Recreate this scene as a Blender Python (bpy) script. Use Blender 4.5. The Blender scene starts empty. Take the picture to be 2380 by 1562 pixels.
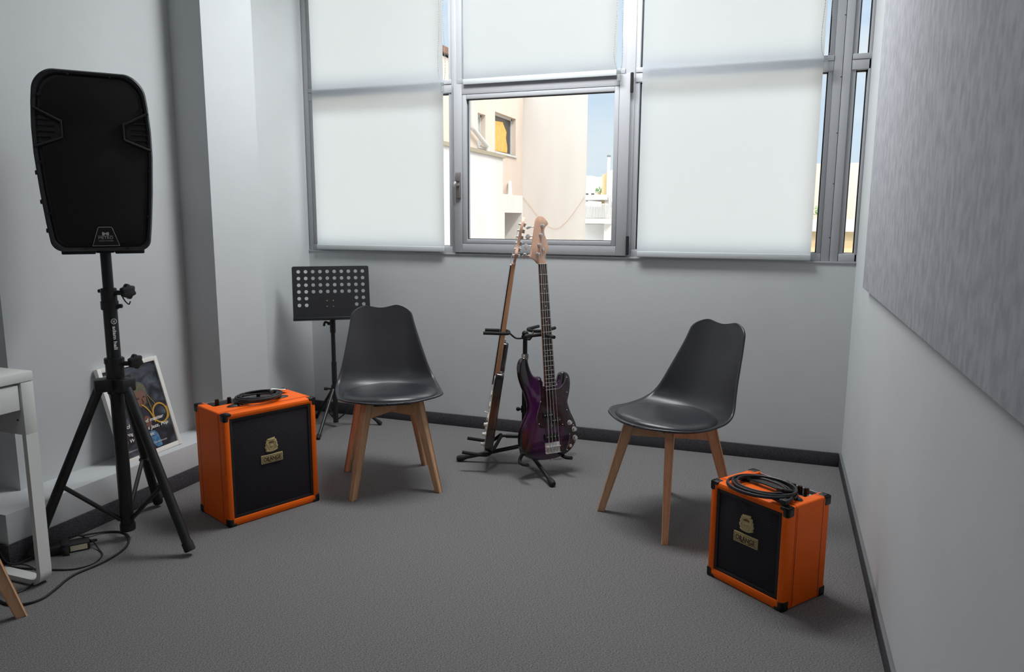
import bpy, bmesh, math, random
from mathutils import Vector, Matrix
random.seed(7)
PI = math.pi
sc = bpy.context.scene
COL = sc.collection
V = Vector

# ------------------------------------------------------------------ helpers
class MB:
    """collects shapes into one mesh"""
    def __init__(self):
        self.bm = bmesh.new()
    def _join(self, b, M=None):
        if M is not None:
            bmesh.ops.transform(b, matrix=M, verts=b.verts)
        vs = {v: self.bm.verts.new(v.co) for v in b.verts}
        for f in b.faces:
            try:
                nf = self.bm.faces.new([vs[v] for v in f.verts])
                nf.smooth = f.smooth
            except ValueError:
                pass
        b.free()
        return self
    def box(self, lo, hi, bev=0.0, seg=2, M=None):
        b = bmesh.new()
        lo, hi = V(lo), V(hi)
        bmesh.ops.create_cube(b, size=1.0)
        s = hi - lo; c = (hi + lo) / 2
        for v in b.verts:
            v.co = V((v.co.x * s.x + c.x, v.co.y * s.y + c.y, v.co.z * s.z + c.z))
        if bev > 0:
            bmesh.ops.bevel(b, geom=list(b.edges), offset=bev, segments=seg, affect='EDGES', profile=0.5)
        return self._join(b, M)
    def prism(self, pts, z0, z1, bev=0.0, seg=2, M=None):
        b = bmesh.new()
        vs = [b.verts.new((p[0], p[1], z0)) for p in pts]
        f = b.faces.new(vs)
        r = bmesh.ops.extrude_face_region(b, geom=[f])
        nv = [e for e in r['geom'] if isinstance(e, bmesh.types.BMVert)]
        for v in nv:
            v.co.z = z1
        bmesh.ops.recalc_face_normals(b, faces=b.faces)
        if bev > 0:
            ed = [e for e in b.edges if abs(e.verts[0].co.z - e.verts[1].co.z) < 1e-6]
            bmesh.ops.bevel(b, geom=ed, offset=bev, segments=seg, affect='EDGES', profile=0.5)
        return self._join(b, M)
    def poly(self, pts):
        vs = [self.bm.verts.new(p) for p in pts]
        self.bm.faces.new(vs)
        return self
    def cone(self, p0, p1, r0, r1, n=20, cap=True, bev=0.0):
        p0, p1 = V(p0), V(p1)
        d = p1 - p0
        b = bmesh.new()
        bmesh.ops.create_cone(b, cap_ends=cap, cap_tris=False, segments=n, radius1=r0, radius2=r1, depth=d.length)
        if bev > 0:
            ed = [e for e in b.edges if abs(e.verts[0].co.z - e.verts[1].co.z) < 1e-7]
            bmesh.ops.bevel(b, geom=ed, offset=bev, segments=2, affect='EDGES')
        q = V((0, 0, 1)).rotation_difference(d.normalized()).to_matrix().to_4x4()
        return self._join(b, Matrix.Translation((p0 + p1) / 2) @ q)
    def cyl(self, p0, p1, r, n=20, bev=0.0):
        return self.cone(p0, p1, r, r, n, True, bev)
    def ball(self, c, r, s=(1, 1, 1), n=16, M=None):
        b = bmesh.new()
        bmesh.ops.create_uvsphere(b, u_segments=n, v_segments=max(6, n // 2), radius=r)
        T = Matrix.Translation(c) @ Matrix.Diagonal((s[0], s[1], s[2], 1))
        if M is not None:
            T = M @ T
        return self._join(b, T)
    def lathe(self, prof, n=24, M=None):
        b = bmesh.new()
        rings = []
        for r, z in prof:
            rings.append([b.verts.new((r * math.cos(2 * PI * k / n), r * math.sin(2 * PI * k / n), z)) for k in range(n)])
        for a, c in zip(rings, rings[1:]):
            for k in range(n):
                b.faces.new((a[k], a[(k + 1) % n], c[(k + 1) % n], c[k]))
        b.faces.new(rings[0][::-1]); b.faces.new(rings[-1])
        return self._join(b, M)
    def tube(self, pts, r, n=10, closed=False, flat=None):
        """sweep a circle (or rounded strip flat=(w,h)) along a polyline"""
        P = [V(p) for p in pts]
        m = len(P)
        R = r if isinstance(r, (list, tuple)) else [r] * m
        T = []
        for i in range(m):
            a = P[(i - 1) % m] if (closed or i > 0) else P[i]
            c = P[(i + 1) % m] if (closed or i < m - 1) else P[i]
            T.append((c - a).normalized())
        up = V((0, 0, 1)) if abs(T[0].z) < 0.9 else V((1, 0, 0))
        N = (up - T[0] * up.dot(T[0])).normalized()
        rings = []
        for i in range(m):
            if i > 0:
                q = T[i - 1].rotation_difference(T[i])
                N = (q @ N)
                N = (N - T[i] * N.dot(T[i])).normalized()
            B = T[i].cross(N)
            ring = []
            for k in range(n):
                a = 2 * PI * k / n
                ca, sa = math.cos(a), math.sin(a)
                ring.append(self.bm.verts.new(P[i] + N * ca * R[i] + B * sa * R[i]))
            rings.append(ring)
        end = m if closed else m - 1
        for i in range(end):
            a, c = rings[i], rings[(i + 1) % m]
            for k in range(n):
                f = self.bm.faces.new((a[k], a[(k + 1) % n], c[(k + 1) % n], c[k])); f.smooth = True
        if not closed:
            self.bm.faces.new(rings[0][::-1]); self.bm.faces.new(rings[-1])
        return self
    def grid(self, rows, smooth=True):
        g = [[self.bm.verts.new(p) for p in row] for row in rows]
        for a, c in zip(g, g[1:]):
            for k in range(len(a) - 1):
                f = self.bm.faces.new((a[k], a[k + 1], c[k + 1], c[k])); f.smooth = smooth
        return self

def obj(name, mb, mat, parent=None, smooth=True, ang=35, M=None):
    me = bpy.data.meshes.new(name)
    bmesh.ops.recalc_face_normals(mb.bm, faces=mb.bm.faces)
    if M is not None:
        bmesh.ops.transform(mb.bm, matrix=M, verts=mb.bm.verts)
    mb.bm.to_mesh(me); mb.bm.free()
    me.materials.append(mat)
    if smooth:
        for p in me.polygons:
            p.use_smooth = True
        me.set_sharp_from_angle(angle=math.radians(ang))
    else:
        for p in me.polygons:
            p.use_smooth = False
    o = bpy.data.objects.new(name, me); COL.objects.link(o)
    if parent is not None:
        o.parent = parent
    return o

ROOTM = {}
def thing(name, label=None, cat=None, M=None, group=None, kind=None):
    o = bpy.data.objects.new(name, None); COL.objects.link(o)
    o.empty_display_size = 0.1
    M = M or Matrix()
    o.matrix_world = M
    ROOTM[o] = M.copy()
    return tag(o, label, cat, group, kind)
def tag(o, label=None, cat=None, group=None, kind=None):
    if label: o['label'] = label
    if cat: o['category'] = cat
    if group: o['group'] = group
    if kind: o['kind'] = kind
    return o
def wpart(root, name, mb, mat, parent=None, **k):
    """part whose shape was given in room coordinates"""
    return obj(name, mb, mat, parent or root, M=ROOTM[root].inverted(), **k)
def struct(name, mb, mat, **k):
    return tag(obj(name, mb, mat, **k), kind='structure')
def copy_tree(o, parent=None):
    c = o.copy(); COL.objects.link(c)
    if parent is not None:
        c.parent = parent
    for ch in list(o.children):
        copy_tree(ch, c)
    return c
def frame(origin, x, y, z=None):
    x = V(x).normalized(); y = V(y)
    y = (y - x * y.dot(x)).normalized()
    z = x.cross(y)
    M = Matrix((x, y, z)).transposed().to_4x4()
    M.translation = V(origin)
    return M
def at(x, y, z=0.0, rz=0.0):
    return Matrix.Translation((x, y, z)) @ Matrix.Rotation(rz, 4, 'Z')
def spline(P, k=6, closed=False):
    P = [V(p) for p in P]
    n = len(P); out = []
    rng = range(n) if closed else range(n - 1)
    for i in rng:
        if closed:
            a, b, c, d = P[i - 1], P[i], P[(i + 1) % n], P[(i + 2) % n]
        else:
            a, b, c, d = P[max(i - 1, 0)], P[i], P[i + 1], P[min(i + 2, n - 1)]
        for j in range(k):
            t = j / k
            out.append(0.5 * ((2 * b) + (c - a) * t + (2 * a - 5 * b + 4 * c - d) * t * t + (3 * b - a - 3 * c + d) * t ** 3))
    if not closed:
        out.append(P[-1])
    return out
def sp2(P, k=4):
    return [(p.x, p.y) for p in spline([(a, b, 0) for a, b in P], k, True)]

def text_part(name, s, mat, parent, M, width, height=None, shear=0.0, bold=0.0, ext=0.0004, align='C'):
    cu = bpy.data.curves.new(name, 'FONT')
    cu.body = s; cu.size = 1.0; cu.shear = shear; cu.offset = bold; cu.resolution_u = 4
    t = bpy.data.objects.new('t', cu); COL.objects.link(t)
    dg = bpy.context.evaluated_depsgraph_get()
    me = bpy.data.meshes.new_from_object(t.evaluated_get(dg))
    bpy.data.objects.remove(t); bpy.data.curves.remove(cu)
    xs = [v.co.x for v in me.vertices]; ys = [v.co.y for v in me.vertices]
    w = max(xs) - min(xs); sx = width / w; sy = sx
    if height: sy = height / (max(ys) - min(ys))
    ox = {'C': (max(xs) + min(xs)) / 2, 'L': min(xs), 'R': max(xs)}[align]
    oy = (max(ys) + min(ys)) / 2 if align == 'C' else 0.0
    b = MB()
    b.bm.from_mesh(me)
    bpy.data.meshes.remove(me)
    for v in b.bm.verts:
        v.co = V(((v.co.x - ox) * sx, (v.co.y - oy) * sy, 0))
    r = bmesh.ops.extrude_face_region(b.bm, geom=list(b.bm.faces))
    for e in r['geom']:
        if isinstance(e, bmesh.types.BMVert):
            e.co.z += ext
    return obj(name, b, mat, parent, smooth=False, M=M)

# ------------------------------------------------------------------ materials
def srgb(r, g, b):
    f = lambda c: (c / 255) / 12.92 if c / 255 <= 0.04045 else ((c / 255 + 0.055) / 1.055) ** 2.4
    return (f(r), f(g), f(b), 1)
def mat(name, col, rough=0.5, metal=0.0, noise=None, bump=None, spec=None, coat=0.0):
    m = bpy.data.materials.new(name); m.use_nodes = True
    nt = m.node_tree; b = nt.nodes['Principled BSDF']
    b.inputs['Base Color'].default_value = col
    b.inputs['Roughness'].default_value = rough
    b.inputs['Metallic'].default_value = metal
    if spec is not None: b.inputs['Specular IOR Level'].default_value = spec
    if coat: b.inputs['Coat Weight'].default_value = coat; b.inputs['Coat Roughness'].default_value = 0.05
    tc = nt.nodes.new('ShaderNodeTexCoord')
    if noise:
        sc_, col2, st = noise[:3]
        mp = nt.nodes.new('ShaderNodeMapping'); mp.inputs['Scale'].default_value = st
        nz = nt.nodes.new('ShaderNodeTexNoise'); nz.inputs['Scale'].default_value = sc_; nz.inputs['Detail'].default_value = 4
        rp = nt.nodes.new('ShaderNodeValToRGB')
        rp.color_ramp.elements[0].position = 0.35; rp.color_ramp.elements[1].position = 0.65
        rp.color_ramp.elements[0].color = col; rp.color_ramp.elements[1].color = col2
        nt.links.new(tc.outputs['Object'], mp.inputs['Vector']); nt.links.new(mp.outputs['Vector'], nz.inputs['Vector'])
        nt.links.new(nz.outputs['Fac'], rp.inputs['Fac']); nt.links.new(rp.outputs['Color'], b.inputs['Base Color'])
    if bump:
        kind, sc_, stg = bump[:3]
        bp = nt.nodes.new('ShaderNodeBump'); bp.inputs['Strength'].default_value = stg; bp.inputs['Distance'].default_value = bump[3] if len(bump) > 3 else 0.002
        if kind == 'noise':
            t = nt.nodes.new('ShaderNodeTexNoise'); t.inputs['Scale'].default_value = sc_; t.inputs['Detail'].default_value = 3; o = t.outputs['Fac']
        elif kind == 'voronoi':
            t = nt.nodes.new('ShaderNodeTexVoronoi'); t.inputs['Scale'].default_value = sc_; o = t.outputs['Distance']
        nt.links.new(tc.outputs['Object'], t.inputs['Vector'])
        nt.links.new(o, bp.inputs['Height']); nt.links.new(bp.outputs['Normal'], b.inputs['Normal'])
    return m

WALL = mat('wall_paint', srgb(197, 200, 201), 0.75, noise=(3.0, srgb(200, 203, 204), (1, 1, 1)), bump=('noise', 180, 0.08))
CEIL = mat('ceiling_paint', srgb(235, 235, 232), 0.85)
CARPET = mat('carpet', (0.092, 0.089, 0.089, 1), 0.97, noise=(430, (0.262, 0.252, 0.252, 1), (0.45, 1, 1)), bump=('noise', 1100, 0.3, 0.0015), spec=0.1)
CARPETB = mat('carpet_skirting', (0.045, 0.043, 0.048, 1), 0.97, noise=(260, (0.10, 0.096, 0.106, 1), (1, 1, 1)), bump=('noise', 420, 0.5, 0.003), spec=0.1)
TRIMG = mat('grey_trim', (0.16, 0.165, 0.165, 1), 0.6)
FELT = mat('grey_felt', (0.38, 0.38, 0.41, 1), 0.95, noise=(38, (0.49, 0.49, 0.52, 1), (1, 1, 0.55)), bump=('noise', 500, 0.18, 0.002), spec=0.1)
FRAME = mat('white_aluminium', srgb(174, 175, 178), 0.4, spec=0.3)
BARM = mat('blind_bar_white', srgb(192, 196, 197), 0.5)
GASKET = mat('dark_gasket', (0.02, 0.025, 0.03, 1), 0.6)
BLACKM = mat('black_metal', (0.012, 0.012, 0.013, 1), 0.38, noise=(30, (0.016, 0.016, 0.017, 1), (1, 1, 1)))
BLACKP = mat('black_plastic', (0.013, 0.013, 0.014, 1), 0.45, bump=('noise', 300, 0.12))
SPKP = mat('cabinet_plastic', (0.016, 0.016, 0.017, 1), 0.5, bump=('noise', 380, 0.2))
RUBBER = mat('black_rubber', (0.013, 0.012, 0.012, 1), 0.7)
FOAM = mat('black_foam_sleeve', (0.016, 0.015, 0.015, 1), 0.85, bump=('noise', 200, 0.3))
GREYM = mat('dark_grey_metal', (0.24, 0.22, 0.21, 1), 0.35, 0.3)
CHROME = mat('chrome', (0.88, 0.87, 0.85, 1), 0.22, 0.8)
WHITEL = mat('white_laminate', srgb(226, 227, 222), 0.4)
WHITEF = mat('white_frame_wood', srgb(232, 230, 224), 0.5)
SHELL = mat('black_shell_plastic', (0.032, 0.032, 0.038, 1), 0.36, bump=('noise', 700, 0.05))
PADL = mat('black_seat_leatherette', (0.020, 0.021, 0.026, 1), 0.32, bump=('voronoi', 260, 0.08))
BEECH = mat('beech_wood', (0.62, 0.36, 0.20, 1), 0.5, noise=(14, (0.70, 0.43, 0.25, 1), (6, 6, 0.7)))
TOLEX = mat('orange_tolex', (1.0, 0.150, 0.002, 1), 0.5, noise=(200, (0.95, 0.135, 0.002, 1), (1, 1, 1)), bump=('voronoi', 420, 0.35, 0.0015), spec=0.3)
CREAM = mat('gold_cream_badge', (0.52, 0.42, 0.20, 1), 0.4)
CREAMD = mat('badge_relief', (0.66, 0.53, 0.27, 1), 0.4)
BROWN = mat('badge_brown', (0.09, 0.04, 0.02, 1), 0.5)
REDB = mat('badge_red', (0.30, 0.05, 0.025, 1), 0.5)
CABLE = mat('black_cable', (0.014, 0.014, 0.016, 1), 0.42)
GOLD = mat('gold_plug', (0.80, 0.52, 0.18, 1), 0.2, 1.0)
LABELM = mat('paper_label', srgb(216, 206, 176), 0.6)
PRINTW = mat('white_print', srgb(232, 230, 222), 0.6)
GREYPR = mat('grey_print', srgb(190, 190, 178), 0.5)
ROSEW = mat('dark_rosewood', (0.028, 0.016, 0.012, 1), 0.45, noise=(25, (0.045, 0.024, 0.018, 1), (8, 0.6, 8)))
MAPLE = mat('satin_maple', (0.64, 0.31, 0.15, 1), 0.36, noise=(12, (0.72, 0.37, 0.19, 1), (7, 0.7, 7)))
MAPLEH = mat('headstock_maple', (0.70, 0.42, 0.29, 1), 0.38, noise=(12, (0.77, 0.47, 0.33, 1), (7, 0.7, 7)))
TORT = mat('dark_tortoise', (0.018, 0.008, 0.010, 1), 0.12, noise=(38, (0.050, 0.014, 0.022, 1), (1, 1, 1)), coat=0.6)
WHITEP = mat('white_plastic', srgb(225, 222, 210), 0.35)
STEELS = mat('steel_string', (0.72, 0.68, 0.64, 1), 0.4, 0.4)
KNOBB = mat('knob_black', (0.010, 0.010, 0.010, 1), 0.3)
CLEARP = mat('clear_plastic', (0.85, 0.9, 0.88, 1), 0.15)
CLEARP.node_tree.nodes['Principled BSDF'].inputs['Transmission Weight'].default_value = 0.8

def burst(name, inner, edge, cx, cy, rx, ry, p0, p1):
    """sprayed burst finish: inner colour fading to the edge colour, in the body's own space"""
    m = bpy.data.materials.new(name); m.use_nodes = True
    nt = m.node_tree; b = nt.nodes['Principled BSDF']
    b.inputs['Roughness'].default_value = 0.14
    b.inputs['Coat Weight'].default_value = 1.0; b.inputs['Coat Roughness'].default_value = 0.04
    tc = nt.nodes.new('ShaderNodeTexCoord'); mp = nt.nodes.new('ShaderNodeMapping')
    mp.vector_type = 'TEXTURE'
    mp.inputs['Location'].default_value = (cx, cy, 0); mp.inputs['Scale'].default_value = (rx, ry, 100)
    ln = nt.nodes.new('ShaderNodeVectorMath'); ln.operation = 'LENGTH'
    rp = nt.nodes.new('ShaderNodeValToRGB')
    rp.color_ramp.elements[0].position = p0; rp.color_ramp.elements[0].color = inner
    rp.color_ramp.elements[1].position = p1; rp.color_ramp.elements[1].color = edge
    nt.links.new(tc.outputs['Object'], mp.inputs['Vector']); nt.links.new(mp.outputs['Vector'], ln.inputs[0])
    nt.links.new(ln.outputs['Value'], rp.inputs['Fac']); nt.links.new(rp.outputs['Color'], b.inputs['Base Color'])
    return m
PURPLE = burst('purple_burst', (0.060, 0.006, 0.058, 1), (0.010, 0.008, 0.009, 1), -0.03, 0.22, 0.15, 0.29, 0.62, 0.95)
SUNB = burst('brown_sunburst', (0.10, 0.028, 0.008, 1), (0.011, 0.007, 0.006, 1), 0.0, 0.2, 0.2, 0.26, 0.5, 1.0)

def grille_mat(name, base, line, sx, sz):
    m = bpy.data.materials.new(name); m.use_nodes = True
    nt = m.node_tree; b = nt.nodes['Principled BSDF']; b.inputs['Roughness'].default_value = 0.85
    tc = nt.nodes.new('ShaderNodeTexCoord')
    w1 = nt.nodes.new('ShaderNodeTexWave'); w1.wave_type = 'BANDS'; w1.bands_direction = 'Z'; w1.inputs['Scale'].default_value = sz; w1.inputs['Distortion'].default_value = 0.4; w1.inputs['Detail'].default_value = 0
    w2 = nt.nodes.new('ShaderNodeTexWave'); w2.wave_type = 'BANDS'; w2.bands_direction = 'X'; w2.inputs['Scale'].default_value = sx
    mx = nt.nodes.new('ShaderNodeMath'); mx.operation = 'MULTIPLY'
    rp = nt.nodes.new('ShaderNodeValToRGB'); rp.color_ramp.elements[0].color = base; rp.color_ramp.elements[1].color = line
    for w in (w1, w2): nt.links.new(tc.outputs['Object'], w.inputs['Vector'])
    nt.links.new(w1.outputs['Fac'], mx.inputs[0]); nt.links.new(w2.outputs['Fac'], mx.inputs[1])
    nt.links.new(mx.outputs['Value'], rp.inputs['Fac']); nt.links.new(rp.outputs['Color'], b.inputs['Base Color'])
    bp = nt.nodes.new('ShaderNodeBump'); bp.inputs['Strength'].default_value = 0.4; bp.inputs['Distance'].default_value = 0.001
    nt.links.new(mx.outputs['Value'], bp.inputs['Height']); nt.links.new(bp.outputs['Normal'], b.inputs['Normal'])
    return m
GRILLC = grille_mat('grille_cloth', (0.010, 0.008, 0.011, 1), (0.034, 0.026, 0.037, 1), 90, 38)
GRILLM = grille_mat('steel_grille', (0.008, 0.007, 0.008, 1), (0.030, 0.027, 0.028, 1), 70, 70)

def glass_mat():
    m = bpy.data.materials.new('window_glass'); m.use_nodes = True
    nt = m.node_tree; nt.nodes.remove(nt.nodes['Principled BSDF'])
    out = nt.nodes['Material Output']
    tr = nt.nodes.new('ShaderNodeBsdfTransparent'); tr.inputs['Color'].default_value = (0.95, 0.97, 0.97, 1)
    gl = nt.nodes.new('ShaderNodeBsdfGlossy'); gl.inputs['Roughness'].default_value = 0.02
    fr = nt.nodes.new('ShaderNodeFresnel'); fr.inputs['IOR'].default_value = 1.35
    mx = nt.nodes.new('ShaderNodeMixShader')
    nt.links.new(fr.outputs['Fac'], mx.inputs['Fac']); nt.links.new(tr.outputs['BSDF'], mx.inputs[1]); nt.links.new(gl.outputs['BSDF'], mx.inputs[2])
    nt.links.new(mx.outputs['Shader'], out.inputs['Surface'])
    return m
GLASS = glass_mat()
def blind_mat():
    m = bpy.data.materials.new('blind_fabric'); m.use_nodes = True
    nt = m.node_tree; nt.nodes.remove(nt.nodes['Principled BSDF'])
    out = nt.nodes['Material Output']
    tl = nt.nodes.new('ShaderNodeBsdfTranslucent'); tl.inputs['Color'].default_value = BLIND_T
    df = nt.nodes.new('ShaderNodeBsdfDiffuse'); df.inputs['Color'].default_value = BLIND_D
    ad = nt.nodes.new('ShaderNodeAddShader')
    nt.links.new(tl.outputs['BSDF'], ad.inputs[0]); nt.links.new(df.outputs['BSDF'], ad.inputs[1])
    nt.links.new(ad.outputs['Shader'], out.inputs['Surface'])
    return m
BLIND_T = (0.92, 0.95, 0.965, 1)
BLIND_D = (0.05, 0.05, 0.05, 1)
BLIND = blind_mat()

# ------------------------------------------------------------------ camera
H0 = 1.25
cam = bpy.data.cameras.new('camera'); co = bpy.data.objects.new('camera', cam); COL.objects.link(co)
cam.sensor_fit = 'HORIZONTAL'; cam.sensor_width = 36.0; cam.lens = 1718.996 / 2380 * 36; cam.clip_end = 3000; cam.clip_start = 0.02
r_ = V((0.9403528, 0.3401724, 0.0043991)); u_ = V((-0.0578071, 0.1470292, 0.9874415)); f_ = V((-0.3352535, 0.9287977, -0.1579237))
Mc = Matrix((r_, u_, -f_)).transposed().to_4x4(); Mc.translation = (0, 0, H0)
co.matrix_world = Mc
sc.camera = co

# ------------------------------------------------------------------ room
YW = 3.984          # window wall
XR = 0.350          # right wall
XL = -2.735         # left wall
XN = -2.803         # left wall next to the window
CZ = 2.90
SILL = 1.040
YB = -1.9
XFAR = -3.45
m = MB().box((XFAR - .2, YB - .2, -0.12), (XR + .2, YW + .2, 0.0)); struct('floor', m, CARPET, smooth=False)
m = MB().box((XFAR - .2, YB - .2, CZ), (XR + .2, YW + .2, CZ + .15)); struct('ceiling', m, CEIL, smooth=False)
m = MB()
m.box((XFAR - .2, YW, 0), (XR + .2, YW + .2, SILL)).box((XFAR - .2, YW, 2.83), (XR + .2, YW + .2, CZ))
m.box((XFAR - .2, YW, SILL), (XN - .004, YW + .2, 2.83))
struct('wall_back', m, WALL, smooth=False)
m = MB().box((XR, YB - .2, 0), (XR + .2, YW + .2, CZ)); struct('wall_right', m, WALL, smooth=False)
# left wall: thick leaf, pier and the recess before the window
m = MB()
m.prism([(XFAR, 1.94), (XL, 1.94), (XL, 2.858), (-2.547, 2.858), (-2.547, 3.212), (XN, 3.212), (XN, YW), (XFAR - .2, YW), (XFAR - .2, 1.94)], 0, CZ)
m.box((XFAR - .2, YB, 0), (XFAR, 1.94, CZ))
struct('wall_left', m, WALL, smooth=False)
m = MB().box((XFAR - .2, YB - .2, 0), (XR + .2, YB, CZ)); struct('wall_front', m, WALL, smooth=False)
m = MB().box((XFAR, 1.748, 0), (-2.556, 2.858, 0.19), 0.003); struct('trim_1', m, WALL)
tag(bpy.data.objects['trim_1'], label='low white ledge running along the foot of the left wall')
# skirtings of carpet
m = MB().box((XN, YW - .012, 0), (XR - .012, YW, 0.072), 0.003); struct('baseboard_back', m, CARPETB)
m = MB().box((XR - .010, YB, 0), (XR, YW - .012, 0.066), 0.002); ob = struct('baseboard_right', m, CARPETB)
m = MB().box((XR - .012, YB, 0.066), (XR, YW - .012, 0.072), 0.001); struct('trim_2', m, TRIMG)
m = MB().box((-2.556, 1.740, 0), (-2.548, 2.858, 0.078), 0.002).box((XFAR, 1.740, 0), (-2.556, 1.748, 0.078), 0.002)
m.box((-2.547, 2.858, 0), (-2.539, 3.22, 0.078), 0.002).box((XN, 3.212, 0), (-2.547, 3.22, 0.078), 0.002).box((XN, 3.22, 0), (XN + .008, YW - .012, 0.072), 0.002)
struct('baseboard_left', m, CARPETB)
m = MB().box((XN, YW - .006, SILL - .006), (XR, YW + .07, SILL + .004), 0.001); struct('trim_3', m, FRAME)

# felt panel on the right wall
m = MB().box((XR - .026, -1.2, 0.972), (XR - .001, 3.34, 2.72), 0.003)
tag(obj('acoustic_panel', m, FELT), 'large dark grey felt acoustic panel fixed on the white right wall', 'acoustic panel')

# ------------------------------------------------------------------ windows
YF = YW + 0.006      # face of the fixed frame
def pane(root, x0, x1, z0, z1, y=YW + .045, g=.006):
    p = wpart(root, 'pane', MB().box((x0 - .01, y, z0 - .01), (x1 + .01, y + .006, z1 + .01)), GLASS, smooth=False)
    k = MB()
    yy = y - .006
    k.box((x0 - .012, yy, z0 - .012), (x0 + g, y, z1 + .012)).box((x1 - g, yy, z0 - .012), (x1 + .012, y, z1 + .012))
    k.box((x0, yy, z0 - .012), (x1, y, z0 + g)).box((x0, yy, z1 - g), (x1, y, z1 + .012))
    wpart(root, 'gasket', k, GASKET, parent=p, smooth=False)
def bar(mb, x0, x1, z0, z1, y0=YF, y1=YW + .10, b=.0025):
    return mb.box((x0, y0, z0), (x1, y1, z1), b)
ZT0, ZT1 = 1.950, 2.022
ZTOP = 2.80
def window(i, xa, xb, fixed_low=True):
    w = thing('window_%d' % i, M=at((xa + xb) / 2, YW, SILL), kind='structure')
    return w
bays = [(-2.752, -1.833), (-1.752, -0.838), (-0.742, 0.166), (0.287, 0.338)]
W = []
for i, (xa, xb) in enumerate(bays):
    w = window(i + 1, xa, xb); W.append(w)
    fr = MB()
    bar(fr, xa - .02, xb + .02, SILL + .004, 1.081); bar(fr, xa - .02, xb + .02, ZTOP, ZTOP + .06)
    fr.box((xa - .02, YF + .012, 1.077), (xb + .02, YW + .08, 1.085), .001)
    wpart(w, 'frame', fr, FRAME)
    tr = MB(); bar(tr, xa - .02, xb + .02, ZT0, ZT1 - .026); tr.box((xa - .02, YF - .004, ZT1 - .025), (xb + .02, YW + .1, ZT1), .002)
    wpart(w, 'transom', tr, FRAME)
    pane(w, xa, xb, ZT1, ZTOP)
    if i != 1:
        pane(w, xa, xb, 1.081, ZT0)
j = MB(); bar(j, -2.806, -2.772, SILL + .004, ZTOP + .06); j.box((-2.7735, YF + .006, SILL + .004), (-2.752, YW + .1, ZTOP), .002); wpart(W[0], 'jamb', j, FRAME)
j = MB(); j.box((-1.833, YF + .006, SILL + .004), (-1.812, YW + .1, ZTOP), .002); bar(j, -1.8135, -1.785, SILL + .004, ZTOP + .06); j.box((-1.7865, YF + .006, SILL + .004), (-1.752, YW + .1, ZTOP), .002); wpart(W[0], 'mullion', j, FRAME)
j = MB(); j.box((-.838, YF + .006, SILL + .004), (-.812, YW + .1, ZTOP), .002); bar(j, -.8135, -.765, SILL + .004, ZTOP + .06); j.box((-.7665, YF + .006, SILL + .004), (-.742, YW + .1, ZTOP), .002); wpart(W[1], 'mullion', j, FRAME)
j = MB(); j.box((.166, YF + .010, SILL + .004), (.188, YW + .1, ZTOP), .004); bar(j, .187, .2255, SILL + .004, ZTOP + .06); bar(j, .2275, .264, SILL + .004, ZTOP + .06); j.box((.263, YF + .010, SILL + .004), (.287, YW + .1, ZTOP), .004)
ml = wpart(W[2], 'mullion', j, FRAME)
for z in (1.16, 1.42, 1.66, 1.92, 2.20, 2.48):
    wpart(W[2], 'screw', MB().cyl((.222, YF - .001, z), (.222, YF + .003, z), .0028, 10), GASKET, parent=ml)
j = MB(); bar(j, .338, XR, SILL + .004, ZTOP + .06); wpart(W[3], 'jamb', j, FRAME)
# the opening sash of the middle bay
sx0, sx1, sz0, sz1 = -1.792, -.785, 1.049, 1.992
gx0, gx1, gz0, gz1 = -1.716, -.868, 1.126, 1.908
s = MB()
ys0, ys1 = YW - .012, YW + .05
def ring(mb, a0, a1, c0, c1, b0, b1, d0, d1, y0, y1, bev=.002):
    mb.box((a0, y0, c0), (b0, y1, c1), bev).box((b1, y0, c0), (a1, y1, c1), bev)
    mb.box((b0, y0, c0), (b1, y1, d0), bev).box((b0, y0, d1), (b1, y1, c1), bev)
e = .026
ring(s, sx0, sx1, sz0, sz1, gx0 - e, gx1 + e, gz0 - e, gz1 + e, ys0, ys1)
ring(s, gx0 - e + .0015, gx1 + e - .0015, gz0 - e + .0015, gz1 + e - .0015, gx0, gx1, gz0, gz1, ys0 + .0015, ys1, .003)
sash = wpart(W[1], 'sash', s, FRAME)
pn = wpart(W[1], 'pane', MB().box((gx0 - .01, YW + .02, gz0 - .01), (gx1 + .01, YW + .026, gz1 + .01)), GLASS, parent=sash, smooth=False)
k = MB(); ring(k, gx0 - .004, gx1 + .004, gz0 - .004, gz1 + .004, gx0 + .004, gx1 - .004, gz0 + .004, gz1 - .004, YW + .012, YW + .019, 0)
wpart(W[1], 'gasket', k, GASKET, parent=sash, smooth=False)
hd = MB().box((-1.778, ys0 - .014, 1.357), (-1.748, ys0, 1.506), .004)
hd.box((-1.776, ys0 - .022, 1.455), (-1.751, ys0 - .012, 1.502), .003)
hd.cyl((-1.763, ys0 - .012, 1.432), (-1.763, ys0 - .052, 1.432), .011, 16)
hd.tube(spline([(-1.763, ys0 - .048, 1.446), (-1.765, ys0 - .058, 1.43), (-1.766, ys0 - .058, 1.40), (-1.768, ys0 - .054, 1.36), (-1.769, ys0 - .050, 1.315)], 5), [.0115] * 8 + [.010] * 9 + [.009] * 4, 12)
wpart(W[1], 'handle', hd, GREYM, parent=sash)
for z0, z1 in ((1.055, 1.155), (1.895, 1.995)):
    hg = MB().cyl((sx1 + .008, ys0 - .004, z0), (sx1 + .008, ys0 - .004, z1), .0085, 14, .002)
    wpart(W[1], 'hinge', hg, BLACKP, parent=sash)

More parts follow.
